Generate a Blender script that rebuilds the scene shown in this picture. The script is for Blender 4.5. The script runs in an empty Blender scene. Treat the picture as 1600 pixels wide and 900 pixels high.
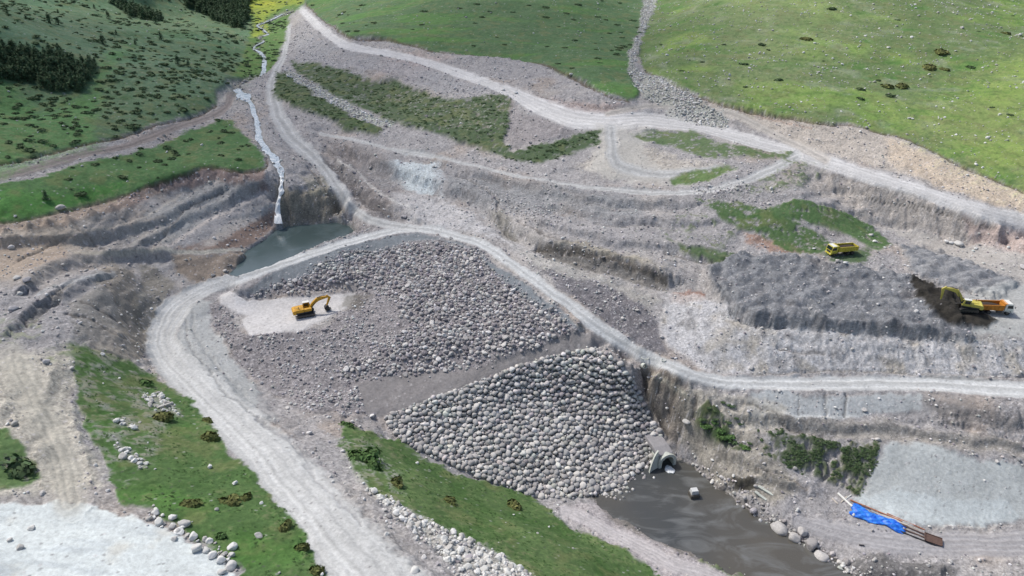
import bpy, bmesh, math, random, time
import numpy as np
from mathutils import Vector, Matrix
T0 = time.time()
rad = math.radians
scene = bpy.context.scene
COL = scene.collection

# ------------------------------------------------------------------ camera, sky, sun, exposure
CAM_H, PITCH, FPX = 102.0, rad(28.0), 1067.0
cam_d = bpy.data.cameras.new('camera'); cam = bpy.data.objects.new('camera', cam_d); COL.objects.link(cam)
cam.location = (0, 0, CAM_H); cam.rotation_euler = (rad(90) - PITCH, 0, 0)
cam_d.sensor_width = 36.0; cam_d.lens = 36.0 * FPX / 1600.0
cam_d.clip_start = 0.5; cam_d.clip_end = 9000
scene.camera = cam
SUN_EL, SUN_AZ = rad(54), rad(-55)          # thin overcast: soft sun high on the left
world = bpy.data.worlds.new('World'); scene.world = world; world.use_nodes = True
wn = world.node_tree; wn.nodes.clear()
sky = wn.nodes.new('ShaderNodeTexSky'); sky.sky_type = 'NISHITA'; sky.sun_disc = False
sky.sun_elevation = SUN_EL; sky.sun_rotation = SUN_AZ; sky.air_density = 1.0; sky.dust_density = 3.0
bg = wn.nodes.new('ShaderNodeBackground'); bg.inputs[1].default_value = 0.10
wo = wn.nodes.new('ShaderNodeOutputWorld')
wn.links.new(sky.outputs[0], bg.inputs[0]); wn.links.new(bg.outputs[0], wo.inputs[0])
sd = bpy.data.lights.new('sun', 'SUN'); sd.energy = 2.4; sd.angle = rad(6); sd.color = (1.0, 0.96, 0.9)
so = bpy.data.objects.new('sun', sd); COL.objects.link(so)
dirv = Vector((math.sin(SUN_AZ) * math.cos(SUN_EL), math.cos(SUN_AZ) * math.cos(SUN_EL), math.sin(SUN_EL)))
so.rotation_euler = dirv.to_track_quat('Z', 'Y').to_euler(); so.location = dirv * 300
vs = scene.view_settings
vs.view_transform = 'Standard'; vs.look = 'None'; vs.gamma = 1.0; vs.use_curve_mapping = False
vs.exposure = 0.42
scene.cycles.max_bounces = 5

# ------------------------------------------------------------------ photo <-> world
CP, SP = math.cos(PITCH), math.sin(PITCH)
def ray(px, py):
    u = (np.asarray(px, float) - 800) / FPX; v = (450 - np.asarray(py, float)) / FPX
    return u, CP + v * SP, -SP + v * CP
def at_z(px, py, z):
    u, f, d = ray(px, py); t = (z - CAM_H) / d
    return u * t, f * t
def project(x, y, z):
    dz = z - CAM_H
    depth = y * CP - dz * SP; up = y * SP + dz * CP
    depth = np.maximum(depth, 1.0)
    return 800 + FPX * x / depth, 450 - FPX * up / depth

# ------------------------------------------------------------------ noise
def _h(ix, iy, s):
    h = (ix.astype(np.int64) * 374761393 + iy.astype(np.int64) * 668265263 + s * 974634777) & 0xffffffff
    h = ((h ^ (h >> 13)) * 1274126177) & 0xffffffff
    h = h ^ (h >> 16)
    return (h & 0xffff).astype(np.float32) / 65535.0
def vnoise(x, y, s=0):
    x = np.asarray(x, np.float32); y = np.asarray(y, np.float32)
    ix = np.floor(x); iy = np.floor(y); fx = x - ix; fy = y - iy
    ix = ix.astype(np.int64); iy = iy.astype(np.int64)
    fx = fx * fx * (3 - 2 * fx); fy = fy * fy * (3 - 2 * fy)
    a = _h(ix, iy, s); b = _h(ix + 1, iy, s); c = _h(ix, iy + 1, s); d = _h(ix + 1, iy + 1, s)
    return (a + (b - a) * fx) * (1 - fy) + (c + (d - c) * fx) * fy - 0.5       # -0.5 .. 0.5
def fbm(x, y, s=0, o=4, g=0.5):
    r = 0; a = 1.0; t = 0
    for k in range(o):
        ca, sa = math.cos(0.7 * k), math.sin(0.7 * k)
        r = r + a * vnoise((x * ca - y * sa) * 2 ** k, (x * sa + y * ca) * 2 ** k, s + 31 * k); t += a; a *= g
    return r / t * 2          # about -1 .. 1
def worley(x, y, s=0):
    x = np.asarray(x, np.float32); y = np.asarray(y, np.float32)
    ix = np.floor(x).astype(np.int64); iy = np.floor(y).astype(np.int64)
    best = np.full(x.shape, 9.0, np.float32); rid = np.zeros(x.shape, np.float32)
    for dx in (-1, 0, 1):
        for dy in (-1, 0, 1):
            cx = ix + dx; cy = iy + dy
            px = cx + 0.15 + 0.7 * _h(cx, cy, s); py = cy + 0.15 + 0.7 * _h(cx, cy, s + 7)
            d = (px - x) ** 2 + (py - y) ** 2
            m = d < best; best = np.where(m, d, best); rid = np.where(m, _h(cx, cy, s + 13), rid)
    return np.sqrt(best), rid
def sstep(a, b, x):
    t = np.clip((x - a) / (b - a), 0, 1); return t * t * (3 - 2 * t)

# ------------------------------------------------------------------ terrain survey: polylines of (photo x, photo y, metres above the lower river)
BL = [
 # lower river and its banks
 [(940,775,-.2),(985,748,-.2),(1035,722,-.3),(1075,728,-.2),(1110,758,-.2),(1160,798,-.2),(1205,828,-.2),(1240,853,-.2),(1300,888,-.2),(1360,925,-.2)],
 [(930,790,-.1),(960,803,-.1),(1020,838,-.1),(1090,862,-.1),(1160,893,-.1),(1220,930,-.1)],
 [(1000,780,-1),(1080,790,-1),(1150,840,-1),(1230,890,-1),(1290,940,-1)],
 [(1072,708,2),(1120,742,1.5),(1165,780,1.2),(1205,810,1.1),(1262,838,1),(1330,875,.8),(1400,915,.8)],
 [(930,802,.7),(1000,842,.8),(1080,870,.8),(1150,902,.7)],
 [(880,790,2.2),(960,838,1.8),(1060,882,1.8),(1130,915,1.6)],
 # riprap face
 [(600,652,13),(650,628,13.6),(700,610,14),(770,585,14.7),(850,560,16),(930,541,17.6)],
 [(840,776,1.2),(900,776,.6),(980,752,.3),(1025,722,.5)],
 [(620,672,12),(700,718,8),(770,752,4.5),(835,776,1.8)],
 [(940,548,16.6),(972,576,13),(1000,620,8.4),(1030,670,4.5),(1046,690,3)],
 [(700,660,10.4),(800,690,6.6),(900,700,4.2)],
 [(800,620,10.6),(900,610,10.2),(960,630,8)],
 # berm above
 [(560,610,14.9),(620,592,15),(700,574,15.4),(780,560,16.2),(860,540,17.6),(915,524,19.2)],
 [(470,590,16.3),(560,560,17),(700,540,17.8),(820,515,19.6),(885,492,21.4)],
 [(640,480,21),(720,470,22),(800,470,22)],
 [(560,430,23),(680,430,24),(760,430,24.3)],
 [(560,395,25),(640,382,26),(700,384,26.2),(760,402,25.5)],
 # crest track and left loop
 [(235,505,21),(250,480,21.2),(270,466,21.4),(320,440,22.4),(360,424,24.1),(440,402,24.8),(520,378,26),(600,357,27),(650,350,27.6),(720,363,27.4),(770,385,26.6),(820,417,25.4),(880,462,23.4),(940,500,20.8),(1000,540,18.2),(1060,566,16.3),(1130,588,14.9)],
 [(300,490,20.8),(330,462,21.4),(370,446,23.5),(440,420,24.2),(520,396,25.6),(600,373,26.7),(650,362,27.3),(715,377,27.1),(765,398,26.2),(812,431,25.1),(865,478,23),(925,524,20.3),(990,562,17.8),(1055,588,15.8),(1120,604,14.5)],
 [(1130,588,14.9),(1250,590,14.3),(1400,588,14.5),(1500,590,14.8),(1600,596,15.4),(1750,604,15.6),(2100,640,16)],
 [(1120,606,14.4),(1250,612,14.1),(1400,612,14.3),(1530,628,14.4),(1600,636,14.6),(1750,655,14.8),(2100,700,15)],
 [(228,520,20.4),(235,560,20.6),(285,620,21.4),(350,690,22.8),(420,770,25),(470,850,27.5),(510,920,29.5),(560,1000,31)],
 [(275,520,20.2),(290,560,20.4),(360,620,21),(440,680,22.3),(510,750,24.3),(590,830,27),(650,910,29),(700,1000,31)],
 # excavator pad and dark gravel below it
 [(350,460,20.4),(400,468,20.2),(480,462,20.3),(555,458,20.4)],
 [(385,525,19.7),(450,520,19.7),(500,508,19.8),(545,480,20.2)],
 [(390,440,22.3),(470,440,22.4),(545,440,22.4)],
 [(330,490,20),(350,540,18.3),(390,590,17.3),(430,625,17)],
 [(450,560,17.6),(400,550,18)],
 [(450,640,17.6),(520,640,15.8),(560,655,14.8)],
 # left abutment slope beside the riprap
 [(540,665,17.5),(560,690,18.5),(600,745,20.5),(640,790,21.5),(690,830,22),(740,862,21.7),(830,906,21),(900,950,20)],
 [(460,690,21.2),(520,740,23),(600,810,25.6),(660,870,27),(700,920,28)],
 [(620,690,11.8),(700,738,8),(780,765,4),(840,784,2.4)],
 [(700,780,13.8),(780,810,11),(850,840,10.5),(930,880,9.5),(1000,930,8)],
 [(880,830,3.8),(960,865,3.6),(1050,905,3.4),(1100,940,3)],
 # left bowl
 [(360,428,22.8),(375,400,22.9),(395,385,22.9),(420,368,22.9),(428,357,22.9),(445,352,22.9),(500,349,22.9),(532,340,22.9),(553,352,22.9),(545,366,22.9),(480,390,22.9),(420,412,22.9),(372,428,22.9)],
 [(400,400,21.8),(450,378,21.8),(510,362,21.8)],
 [(350,408,25.2),(385,388,25.2),(340,390,26.2),(270,393,27.8),(200,397,29.2)],
 [(428,326,28.9),(418,312,30.9),(380,305,32),(330,330,30.3),(310,385,27.6)],
 [(426,345,24.6),(405,365,24.4),(392,376,24.6)],
 [(431,303,31.9),(433,290,33.4),(428,275,35.5)],[(448,300,32.1),(449,288,33.6),(447,275,35.4)],
 [(447,320,28.4),(452,342,24.2),(500,343,24.2),(528,334,24.1)],
 [(450,304,31.7),(480,308,30.3),(515,316,28)],
 [(455,275,34.4),(490,290,32.2),(512,303,30)],
 [(437,307,30.9),(436,318,28.2),(435,335,25)],[(440,284,33.3),(439,296,32)],
 [(553,346,25),(570,350,26.4),(600,350,27.4)],
 [(560,362,25),(520,376,25),(480,393,24.2),(440,408,23.9)],
 [(-150,350,43),(0,347,41.5),(40,339,41.2),(100,327,40.6),(170,311,39.9),(210,295,39.5),(270,274,39.1),(330,262,38.6),(380,268,38.2),(413,264,37.6)],
 [(-150,372,38.5),(0,368,38),(100,352,36.6),(200,325,35.2),(270,300,35),(340,287,34.8),(410,278,34.6)],
 [(-150,380,38.2),(0,374,37.6),(100,366,36),(200,355,33.6),(280,342,32.4)],
 [(-150,410,36.4),(0,402,36),(100,400,34),(160,392,31.2),(250,382,29.6)],
 [(-150,445,36),(0,442,35.4),(60,430,34.4),(130,425,32.2),(190,412,30.4)],
 [(152,405,31),(172,440,30.7),(162,480,30.3),(190,520,27.8),(216,562,23.8)],
 [(205,425,26.4),(245,470,22.6),(238,505,20.9),(228,545,21)],
 [(265,440,23.5),(320,420,24.4),(265,462,22)],
 [(50,480,34.4),(100,520,32.6),(0,560,35.4),(60,600,33.6),(115,560,31.4)],
 [(-200,560,38),(-200,700,39),(-200,850,39),(-100,950,38)],
 [(0,700,35),(60,700,33.5),(110,650,31.4),(0,775,34),(100,775,32.4),(180,785,30.8)],
 [(150,600,28.8),(200,650,27.2),(235,600,22.6),(290,650,23),(225,720,28.2),(300,750,27),(360,750,25.5)],
 [(330,715,23.8),(400,780,26.3),(440,850,28.6),(480,910,30.2)],
 [(370,870,30),(250,790,30),(300,820,30)],
 [(0,820,33.4),(100,850,33),(200,850,31.8),(330,888,30.8),(0,910,33.8),(200,950,33),(350,950,31.5)],
 # left hillside
 [(-200,300,47),(0,262,46),(60,250,45.4),(120,236,44.8),(200,220,44),(260,198,43.4),(345,166,42.4)],
 [(-200,318,45.6),(0,283,44.8),(60,270,44.2),(120,250,43.6),(200,233,43),(260,212,42.4),(345,183,41.2)],
 [(0,320,42.6),(100,295,41.6),(200,265,40.8),(300,235,40),(380,225,39.2)],
 [(-200,230,55),(0,200,50),(100,190,48.6),(200,180,47.2),(300,160,45.6),(350,140,44.4)],
 [(-200,110,68),(0,110,58),(100,110,56.5),(200,100,53.5),(300,100,50.2),(380,112,44.6)],
 [(-200,0,84),(0,0,70),(100,0,66),(200,0,61),(300,0,56),(370,0,52)],
 [(100,50,62),(200,50,57.5),(300,50,53.2),(370,60,47.6)],
 # upper valley floor and stream
 [(480,0,53),(430,3,50),(415,40,46.4),(408,60,45.6),(412,90,44.4),(412,115,43.6),(390,126,43),(372,140,42.5),(385,165,41.2),(400,185,40.2),(406,215,38.8),(424,240,37.4),(435,262,36.2),(440,276,35)],
 [(395,170,41.6),(415,190,40.6),(420,215,39.4),(440,240,37.6),(455,262,36)],
 [(355,150,42.8),(370,180,41.2),(388,210,39.6),(408,240,38)],
 # valley track
 [(450,30,48.4),(448,70,45.6),(425,110,43.9),(420,130,43.1),(430,155,41.7),(440,185,40),(458,216,37.6),(495,250,34.5),(525,288,31.4),(552,325,29),(585,345,27.8)],
 [(465,90,45.4),(450,130,43.3),(455,160,42),(480,195,40),(490,230,36.5),(525,260,34),(560,300,30.6),(600,340,28)],
 # upper haul road
 [(472,6,54),(505,38,52.4),(545,66,51.3),(620,82,50),(700,104,48.3),(790,132,46.2),(880,165,43.4),(940,180,42),(1020,175,41.2),(1100,187,39.8),(1180,208,38.3),(1250,228,36.9),(1400,273,34.4),(1500,303,32.6),(1600,333,30.6),(1750,380,28)],
 [(468,16,53.4),(500,48,51.8),(540,76,50.8),(620,92,49.6),(700,116,47.8),(790,155,45),(880,200,42),(940,200,41.4),(1020,198,40.7),(1100,212,39.1),(1180,236,37.4),(1250,253,36.2),(1300,272,35),(1400,300,32.8),(1500,328,31),(1600,360,29),(1750,410,27)],
 # cut bank above it and the meadows
 [(478,4,56),(520,40,53.6),(550,59,53.2),(600,62,52.8),(640,71,52.2),(690,79,51.7),(740,84,51),(800,87,50.2),(860,104,49.2),(900,124,48),(950,150,46),(985,158,44.6)],
 [(1030,140,46.4),(1060,150,45.4),(1120,163,44.4),(1200,176,43),(1270,190,42),(1340,199,40.8),(1400,212,39.5),(1440,225,38.6),(1500,256,36.8),(1560,280,35.2),(1600,300,34),(1750,380,31)],
 [(600,30,57),(700,50,56),(800,55,54.4),(880,80,51.6),(940,110,49.6)],
 [(500,-10,60),(600,0,62),(700,0,64),(800,0,64),(900,0,63),(980,0,61)],
 [(985,100,48.6),(992,60,52),(1012,20,57),(1018,0,60),(1000,135,46)],
 [(960,90,51),(1030,100,50.2),(1040,60,54),(1060,20,59)],
 [(1100,120,48.6),(1200,130,48),(1300,140,46.8),(1400,150,45),(1500,190,42),(1600,230,39.6)],
 [(1100,60,56),(1200,60,56),(1300,60,56),(1400,70,54.6),(1500,100,50.6),(1600,130,48),(1750,180,45)],
 [(1100,0,65),(1200,0,66),(1300,0,67),(1400,0,66.5),(1500,0,65),(1600,0,64),(1750,0,64)],
 # embankment between the haul road and the middle track
 [(500,100,46.4),(550,130,44.4),(600,150,43),(700,180,41.8),(780,200,40.6)],
 [(470,150,43),(530,185,40.6),(600,205,39),(700,225,37.8),(780,240,36.8)],
 [(500,205,38),(580,222,37.4),(700,247,36),(850,278,34),(1000,295,33),(1080,295,33.3),(1150,280,35),(1220,250,36.4)],
 [(500,213,37.5),(580,231,36.8),(700,257,35.3),(850,290,33.2),(1000,307,32.3),(1080,307,32.5),(1150,293,34),(1225,264,35.8)],
 [(800,170,43.2),(800,225,38.6),(860,245,36.8),(930,215,40),(950,240,38.4),(960,270,35.6),(1000,220,39),(1040,250,36.4),(1100,255,36.6),(1000,270,35)],
 [(510,240,34.8),(560,270,32.4),(620,300,30.2),(680,330,28.6)],
 [(600,260,34),(700,290,32.4),(760,310,31)],
 [(790,325,30.6),(850,372,28.6),(950,402,27),(1040,428,25.2)],
 [(785,362,27.9),(850,398,26.3),(950,434,24),(1030,452,22.6)],
 [(850,330,31),(900,315,32),(950,350,29.9),(1050,370,28.2),(1060,330,30.4),(1110,320,31.4)],
 [(860,420,25.6),(930,445,23.6),(1000,485,20.8),(1025,520,18.4),(960,490,21)],
 # right slope, terrace, stockpile
 [(1150,310,32.2),(1250,300,33.4),(1300,325,30),(1200,350,29),(1290,375,25.4),(1385,385,24)],
 [(1130,365,27.8),(1200,380,26),(1100,395,26.2),(1060,430,24.2),(1080,460,22.2)],
 [(1240,265,35.6),(1290,285,32.4),(1320,310,28.8)],
 [(1300,330,29),(1345,338,26.2),(1400,352,24.6),(1500,376,23.8),(1600,390,23),(1750,410,22.6)],
 [(1150,400,25.4),(1200,396,25.2),(1280,402,24.4),(1380,405,23.8),(1480,410,23.2),(1600,420,22.6),(1750,430,22.4)],
 [(1130,450,23.4),(1200,450,23.6),(1300,450,23.2),(1400,460,22.4),(1500,470,21.8),(1600,470,21.8),(1750,470,22)],
 [(1130,475,22.2),(1180,505,21.2),(1240,513,20.8),(1340,516,20.7),(1440,524,20.5),(1600,530,20.5),(1750,530,20.8)],
 [(1036,480,20.6),(1045,520,18.4),(1070,556,16.2),(1110,580,15.1),(1200,582,14.9),(1300,580,15),(1400,580,15.1),(1600,588,15.6),(1750,594,16)],
 [(1080,500,20.2),(1130,540,18.2)],
 # below the right track
 [(1170,640,11.9),(1250,652,11.3),(1350,655,11.1),(1450,662,10.8),(1530,680,10.4),(1600,692,10),(1750,700,10)],
 [(1005,580,15),(1050,596,14.6),(1100,620,13.4),(1150,632,12.4)],
 [(1010,612,9.5),(1040,650,6.5),(1060,690,3)],
 [(1100,650,10),(1150,685,7.8),(1115,715,4.4),(1180,765,3),(1245,800,2.4)],
 [(1200,668,9.8),(1290,680,9.8),(1380,688,9.6),(1500,700,9.3),(1600,712,9),(1750,720,9)],
 [(1200,722,6),(1280,752,3.8),(1345,775,3),(1420,812,2.5),(1500,820,2.4),(1600,815,2.6),(1750,820,2.8)],
 [(1250,800,2.1),(1340,835,1.9),(1450,850,1.8),(1600,850,2.1),(1750,850,2.2)],
 [(1340,872,1.4),(1400,885,1.6),(1500,890,1.8),(1600,893,2),(1750,900,2),(1500,960,1.4)],
]
pts = []
for L in BL:
    W = []
    for (px, py, z) in L:
        x, y = at_z(px, py, z); W.append((float(x), float(y), z))
    for a, b in zip(W[:-1], W[1:]):
        d = math.hypot(a[0] - b[0], a[1] - b[1]); step = 3.0 + 0.02 * max(0, a[1] - 120)
        n = max(1, int(d / step))
        for k in range(n):
            t = k / n; pts.append(tuple(a[i] + (b[i] - a[i]) * t for i in range(3)))
    pts.append(W[-1])
# the country beyond the frame
for (x, y, z) in [(-420,330,110),(-420,450,118),(-420,600,130),(-420,200,95),(-330,120,62),(-300,30,50),(-150,10,40),(0,10,34),(150,10,10),(260,20,14),(330,100,30),
                  (-250,650,100),(-120,650,78),(-60,650,66),(0,650,90),(100,650,120),(200,650,130),(330,650,130),(450,600,126),(460,450,104),(430,330,76),(400,220,56),(370,150,40),
                  (-60,560,60),(-130,540,68),(-250,480,92),(250,540,104),(100,540,92),(30,560,74),(-40,30,32),(40,30,24),(80,45,6)]:
    pts.append((x, y, z))
P = np.array(pts, float)
key = np.round(P[:, :2] / 0.6).astype(int)
_, ui = np.unique(key, axis=0, return_index=True); P = P[np.sort(ui)]
n = len(P); print('survey points', n)
D = np.hypot(P[:, None, 0] - P[None, :, 0], P[:, None, 1] - P[None, :, 1])
A = np.zeros((n + 3, n + 3)); A[:n, :n] = D - 0.35 * np.eye(n)
A[:n, n] = 1; A[:n, n + 1:] = P[:, :2] / 100; A[n, :n] = 1; A[n + 1:, :n] = (P[:, :2] / 100).T
sol = np.linalg.solve(A, np.concatenate([P[:, 2], np.zeros(3)]))
def rbf(x, y):
    sh = x.shape; x = x.ravel().astype(np.float32); y = y.ravel().astype(np.float32); out = np.empty(x.size, np.float32)
    px = P[:, 0].astype(np.float32); py = P[:, 1].astype(np.float32); w = sol[:n].astype(np.float32)
    for i in range(0, x.size, 20000):
        xx = x[i:i + 20000, None]; yy = y[i:i + 20000, None]
        out[i:i + 20000] = np.sqrt((xx - px) ** 2 + (yy - py) ** 2) @ w + sol[n] + sol[n + 1] * xx[:, 0] / 100 + sol[n + 2] * yy[:, 0] / 100
    return out.reshape(sh)
# sheet of ground: rows closer together near the dam, wider up the valley
NJ, NI = 1201, 1101
Y0, Y1 = 32.0, 640.0
rr = np.arange(NJ) / (NJ - 1); ss = (np.arange(NI) / (NI - 1)) * 2 - 1
GY = Y0 * (Y1 / Y0) ** rr
SW = 0.95
GX = ss[None, :] * SW * (GY[:, None] * 0.85 + 55); GYY = np.repeat(GY[:, None], NI, 1)
cz = rbf(GX[::3, ::2], GYY[::3, ::2])          # coarse, then bilinear up
def up(a, m, axis, k):
    i = np.arange(m) / k; i0 = np.minimum(i.astype(int), a.shape[axis] - 2); f = (i - i0).astype(np.float32)
    sh = [1, 1]; sh[axis] = m; f = f.reshape(sh)
    return np.take(a, i0, axis) * (1 - f) + np.take(a, i0 + 1, axis) * f
Z0 = up(up(cz, NJ, 0, 3), NI, 1, 2).astype(np.float64)
print('rbf done', round(time.time() - T0, 1))
def fbmW(s, lam, o=4, ax=1.0, g=0.5): return fbm(GX / lam, GYY / (lam * ax), s, o, g)
PXg, PYg = project(GX, GYY, Z0)
SCL = FPX / np.maximum(GYY * CP - (Z0 - CAM_H) * SP, 1)      # photo pixels per metre
# ragged copies of the survey coordinates, so that region borders wander in the field
WX = PXg + SCL * (1.9 * fbmW(5, 9, 4) + 0.7 * fbmW(6, 1.6, 3)); WY = PYg + SCL * (1.2 * fbmW(7, 9, 4) + 0.5 * fbmW(8, 1.6, 3))

def sdf(poly, X, Y, pad=30):
    """signed distance in survey pixels, > 0 inside; evaluated only near the polygon"""
    p = np.array(poly, float); out = np.full(X.shape, -1e3, np.float32)
    sel = (X > p[:, 0].min() - pad) & (X < p[:, 0].max() + pad) & (Y > p[:, 1].min() - pad) & (Y < p[:, 1].max() + pad)
    x = X[sel].astype(np.float32); y = Y[sel].astype(np.float32)
    ins = np.zeros(x.shape, bool); dd = np.full(x.shape, 1e9, np.float32)
    for (ax, ay), (bx, by) in zip(p, np.roll(p, -1, 0)):
        if ay != by:
            c = ((ay > y) != (by > y)) & (x < (bx - ax) * (y - ay) / (by - ay) + ax); ins ^= c
        ex, ey = bx - ax, by - ay; L = ex * ex + ey * ey + 1e-9
        t = np.clip(((x - ax) * ex + (y - ay) * ey) / L, 0, 1)
        dd = np.minimum(dd, (x - ax - t * ex) ** 2 + (y - ay - t * ey) ** 2)
    d = np.sqrt(dd); out[sel] = np.where(ins, d, -d); return out
def lsdf(line, X, Y, pad=60):
    """polyline of (x, y, half width): returns 1 on the axis .. 0 at the edge .. negative outside, signed offset, and run along it"""
    L = np.array(line, float); out = np.full(X.shape, -9.0, np.float32); off = np.zeros(X.shape, np.float32)
    sel = (X > L[:, 0].min() - pad) & (X < L[:, 0].max() + pad) & (Y > L[:, 1].min() - pad) & (Y < L[:, 1].max() + pad)
    x = X[sel].astype(np.float32); y = Y[sel].astype(np.float32)
    best = np.full(x.shape, -9.0, np.float32); bo = np.zeros(x.shape, np.float32)
    for (ax, ay, aw), (bx, by, bw) in zip(L[:-1], L[1:]):
        ex, ey = bx - ax, by - ay; q = ex * ex + ey * ey + 1e-9
        t = np.clip(((x - ax) * ex + (y - ay) * ey) / q, 0, 1); w = aw + (bw - aw) * t
        dx = x - ax - t * ex; dy = y - ay - t * ey; d = np.sqrt(dx * dx + dy * dy)
        v = 1 - d / w; m = v > best; best = np.where(m, v, best)
        bo = np.where(m, np.sign(ex * dy - ey * dx) * d / w, bo)
    out[sel] = best; off[sel] = bo; return out, off
def smooth_line(L, n=6):
    L = np.array(L, float); out = []
    for i in range(len(L) - 1):
        p0 = L[max(i - 1, 0)]; p1 = L[i]; p2 = L[i + 1]; p3 = L[min(i + 2, len(L) - 1)]
        for k in range(n):
            t = k / n
            out.append(0.5 * (2 * p1 + (p2 - p0) * t + (2 * p0 - 5 * p1 + 4 * p2 - p3) * t * t + (3 * p1 - p0 - 3 * p2 + p3) * t ** 3))
    out.append(L[-1]); return np.array(out)
# ------------------------------------------------------------------ what covers the ground
def lin(r, g, b):
    f = lambda c: (c / 255 / 12.92) if c / 255 <= 0.04045 else ((c / 255 + 0.055) / 1.055) ** 2.4
    return np.array([f(r), f(g), f(b)], np.float32)
C = np.empty(GX.shape + (3,), np.float32); C[:] = lin(146, 142, 146)
ROUGH = np.ones(GX.shape, np.float32)        # how uneven the ground is
GRASS = np.zeros(GX.shape, np.float32)
STONE = np.full(GX.shape, 0.35, np.float32)  # density of loose stones
n20, n6, n2, n07 = fbmW(11, 22, 4), fbmW(12, 6, 4), fbmW(13, 2.0, 4, 1, 0.6), fbmW(14, 0.8, 3, 1, 0.7)
def mix(m, col, s=1.0):
    global C
    m = np.clip(m * s, 0, 1)[..., None]; C = C * (1 - m) + np.asarray(col, np.float32) * m
def region(poly, feather=3.0, ragged=1.0):
    """ragged mask of a surveyed region"""
    X = PXg + (WX - PXg) * ragged; Y = PYg + (WY - PYg) * ragged
    d = sdf(poly, X, Y)
    return sstep(-feather, feather, d + feather * (0.9 * n2 + .9 * n07) * min(ragged, 1.0))
def setf(F, m, v): F[...] = F * (1 - m) + v * m
# broad soil tints
mix(sstep(0.0, 0.5, n20), lin(158, 152, 152), 0.8); mix(sstep(0.05, 0.5, n6), lin(128, 125, 130), 0.55)
mix(sstep(0.1, 0.6, fbmW(15, 14, 4)), lin(150, 134, 124), 0.5)
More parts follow.
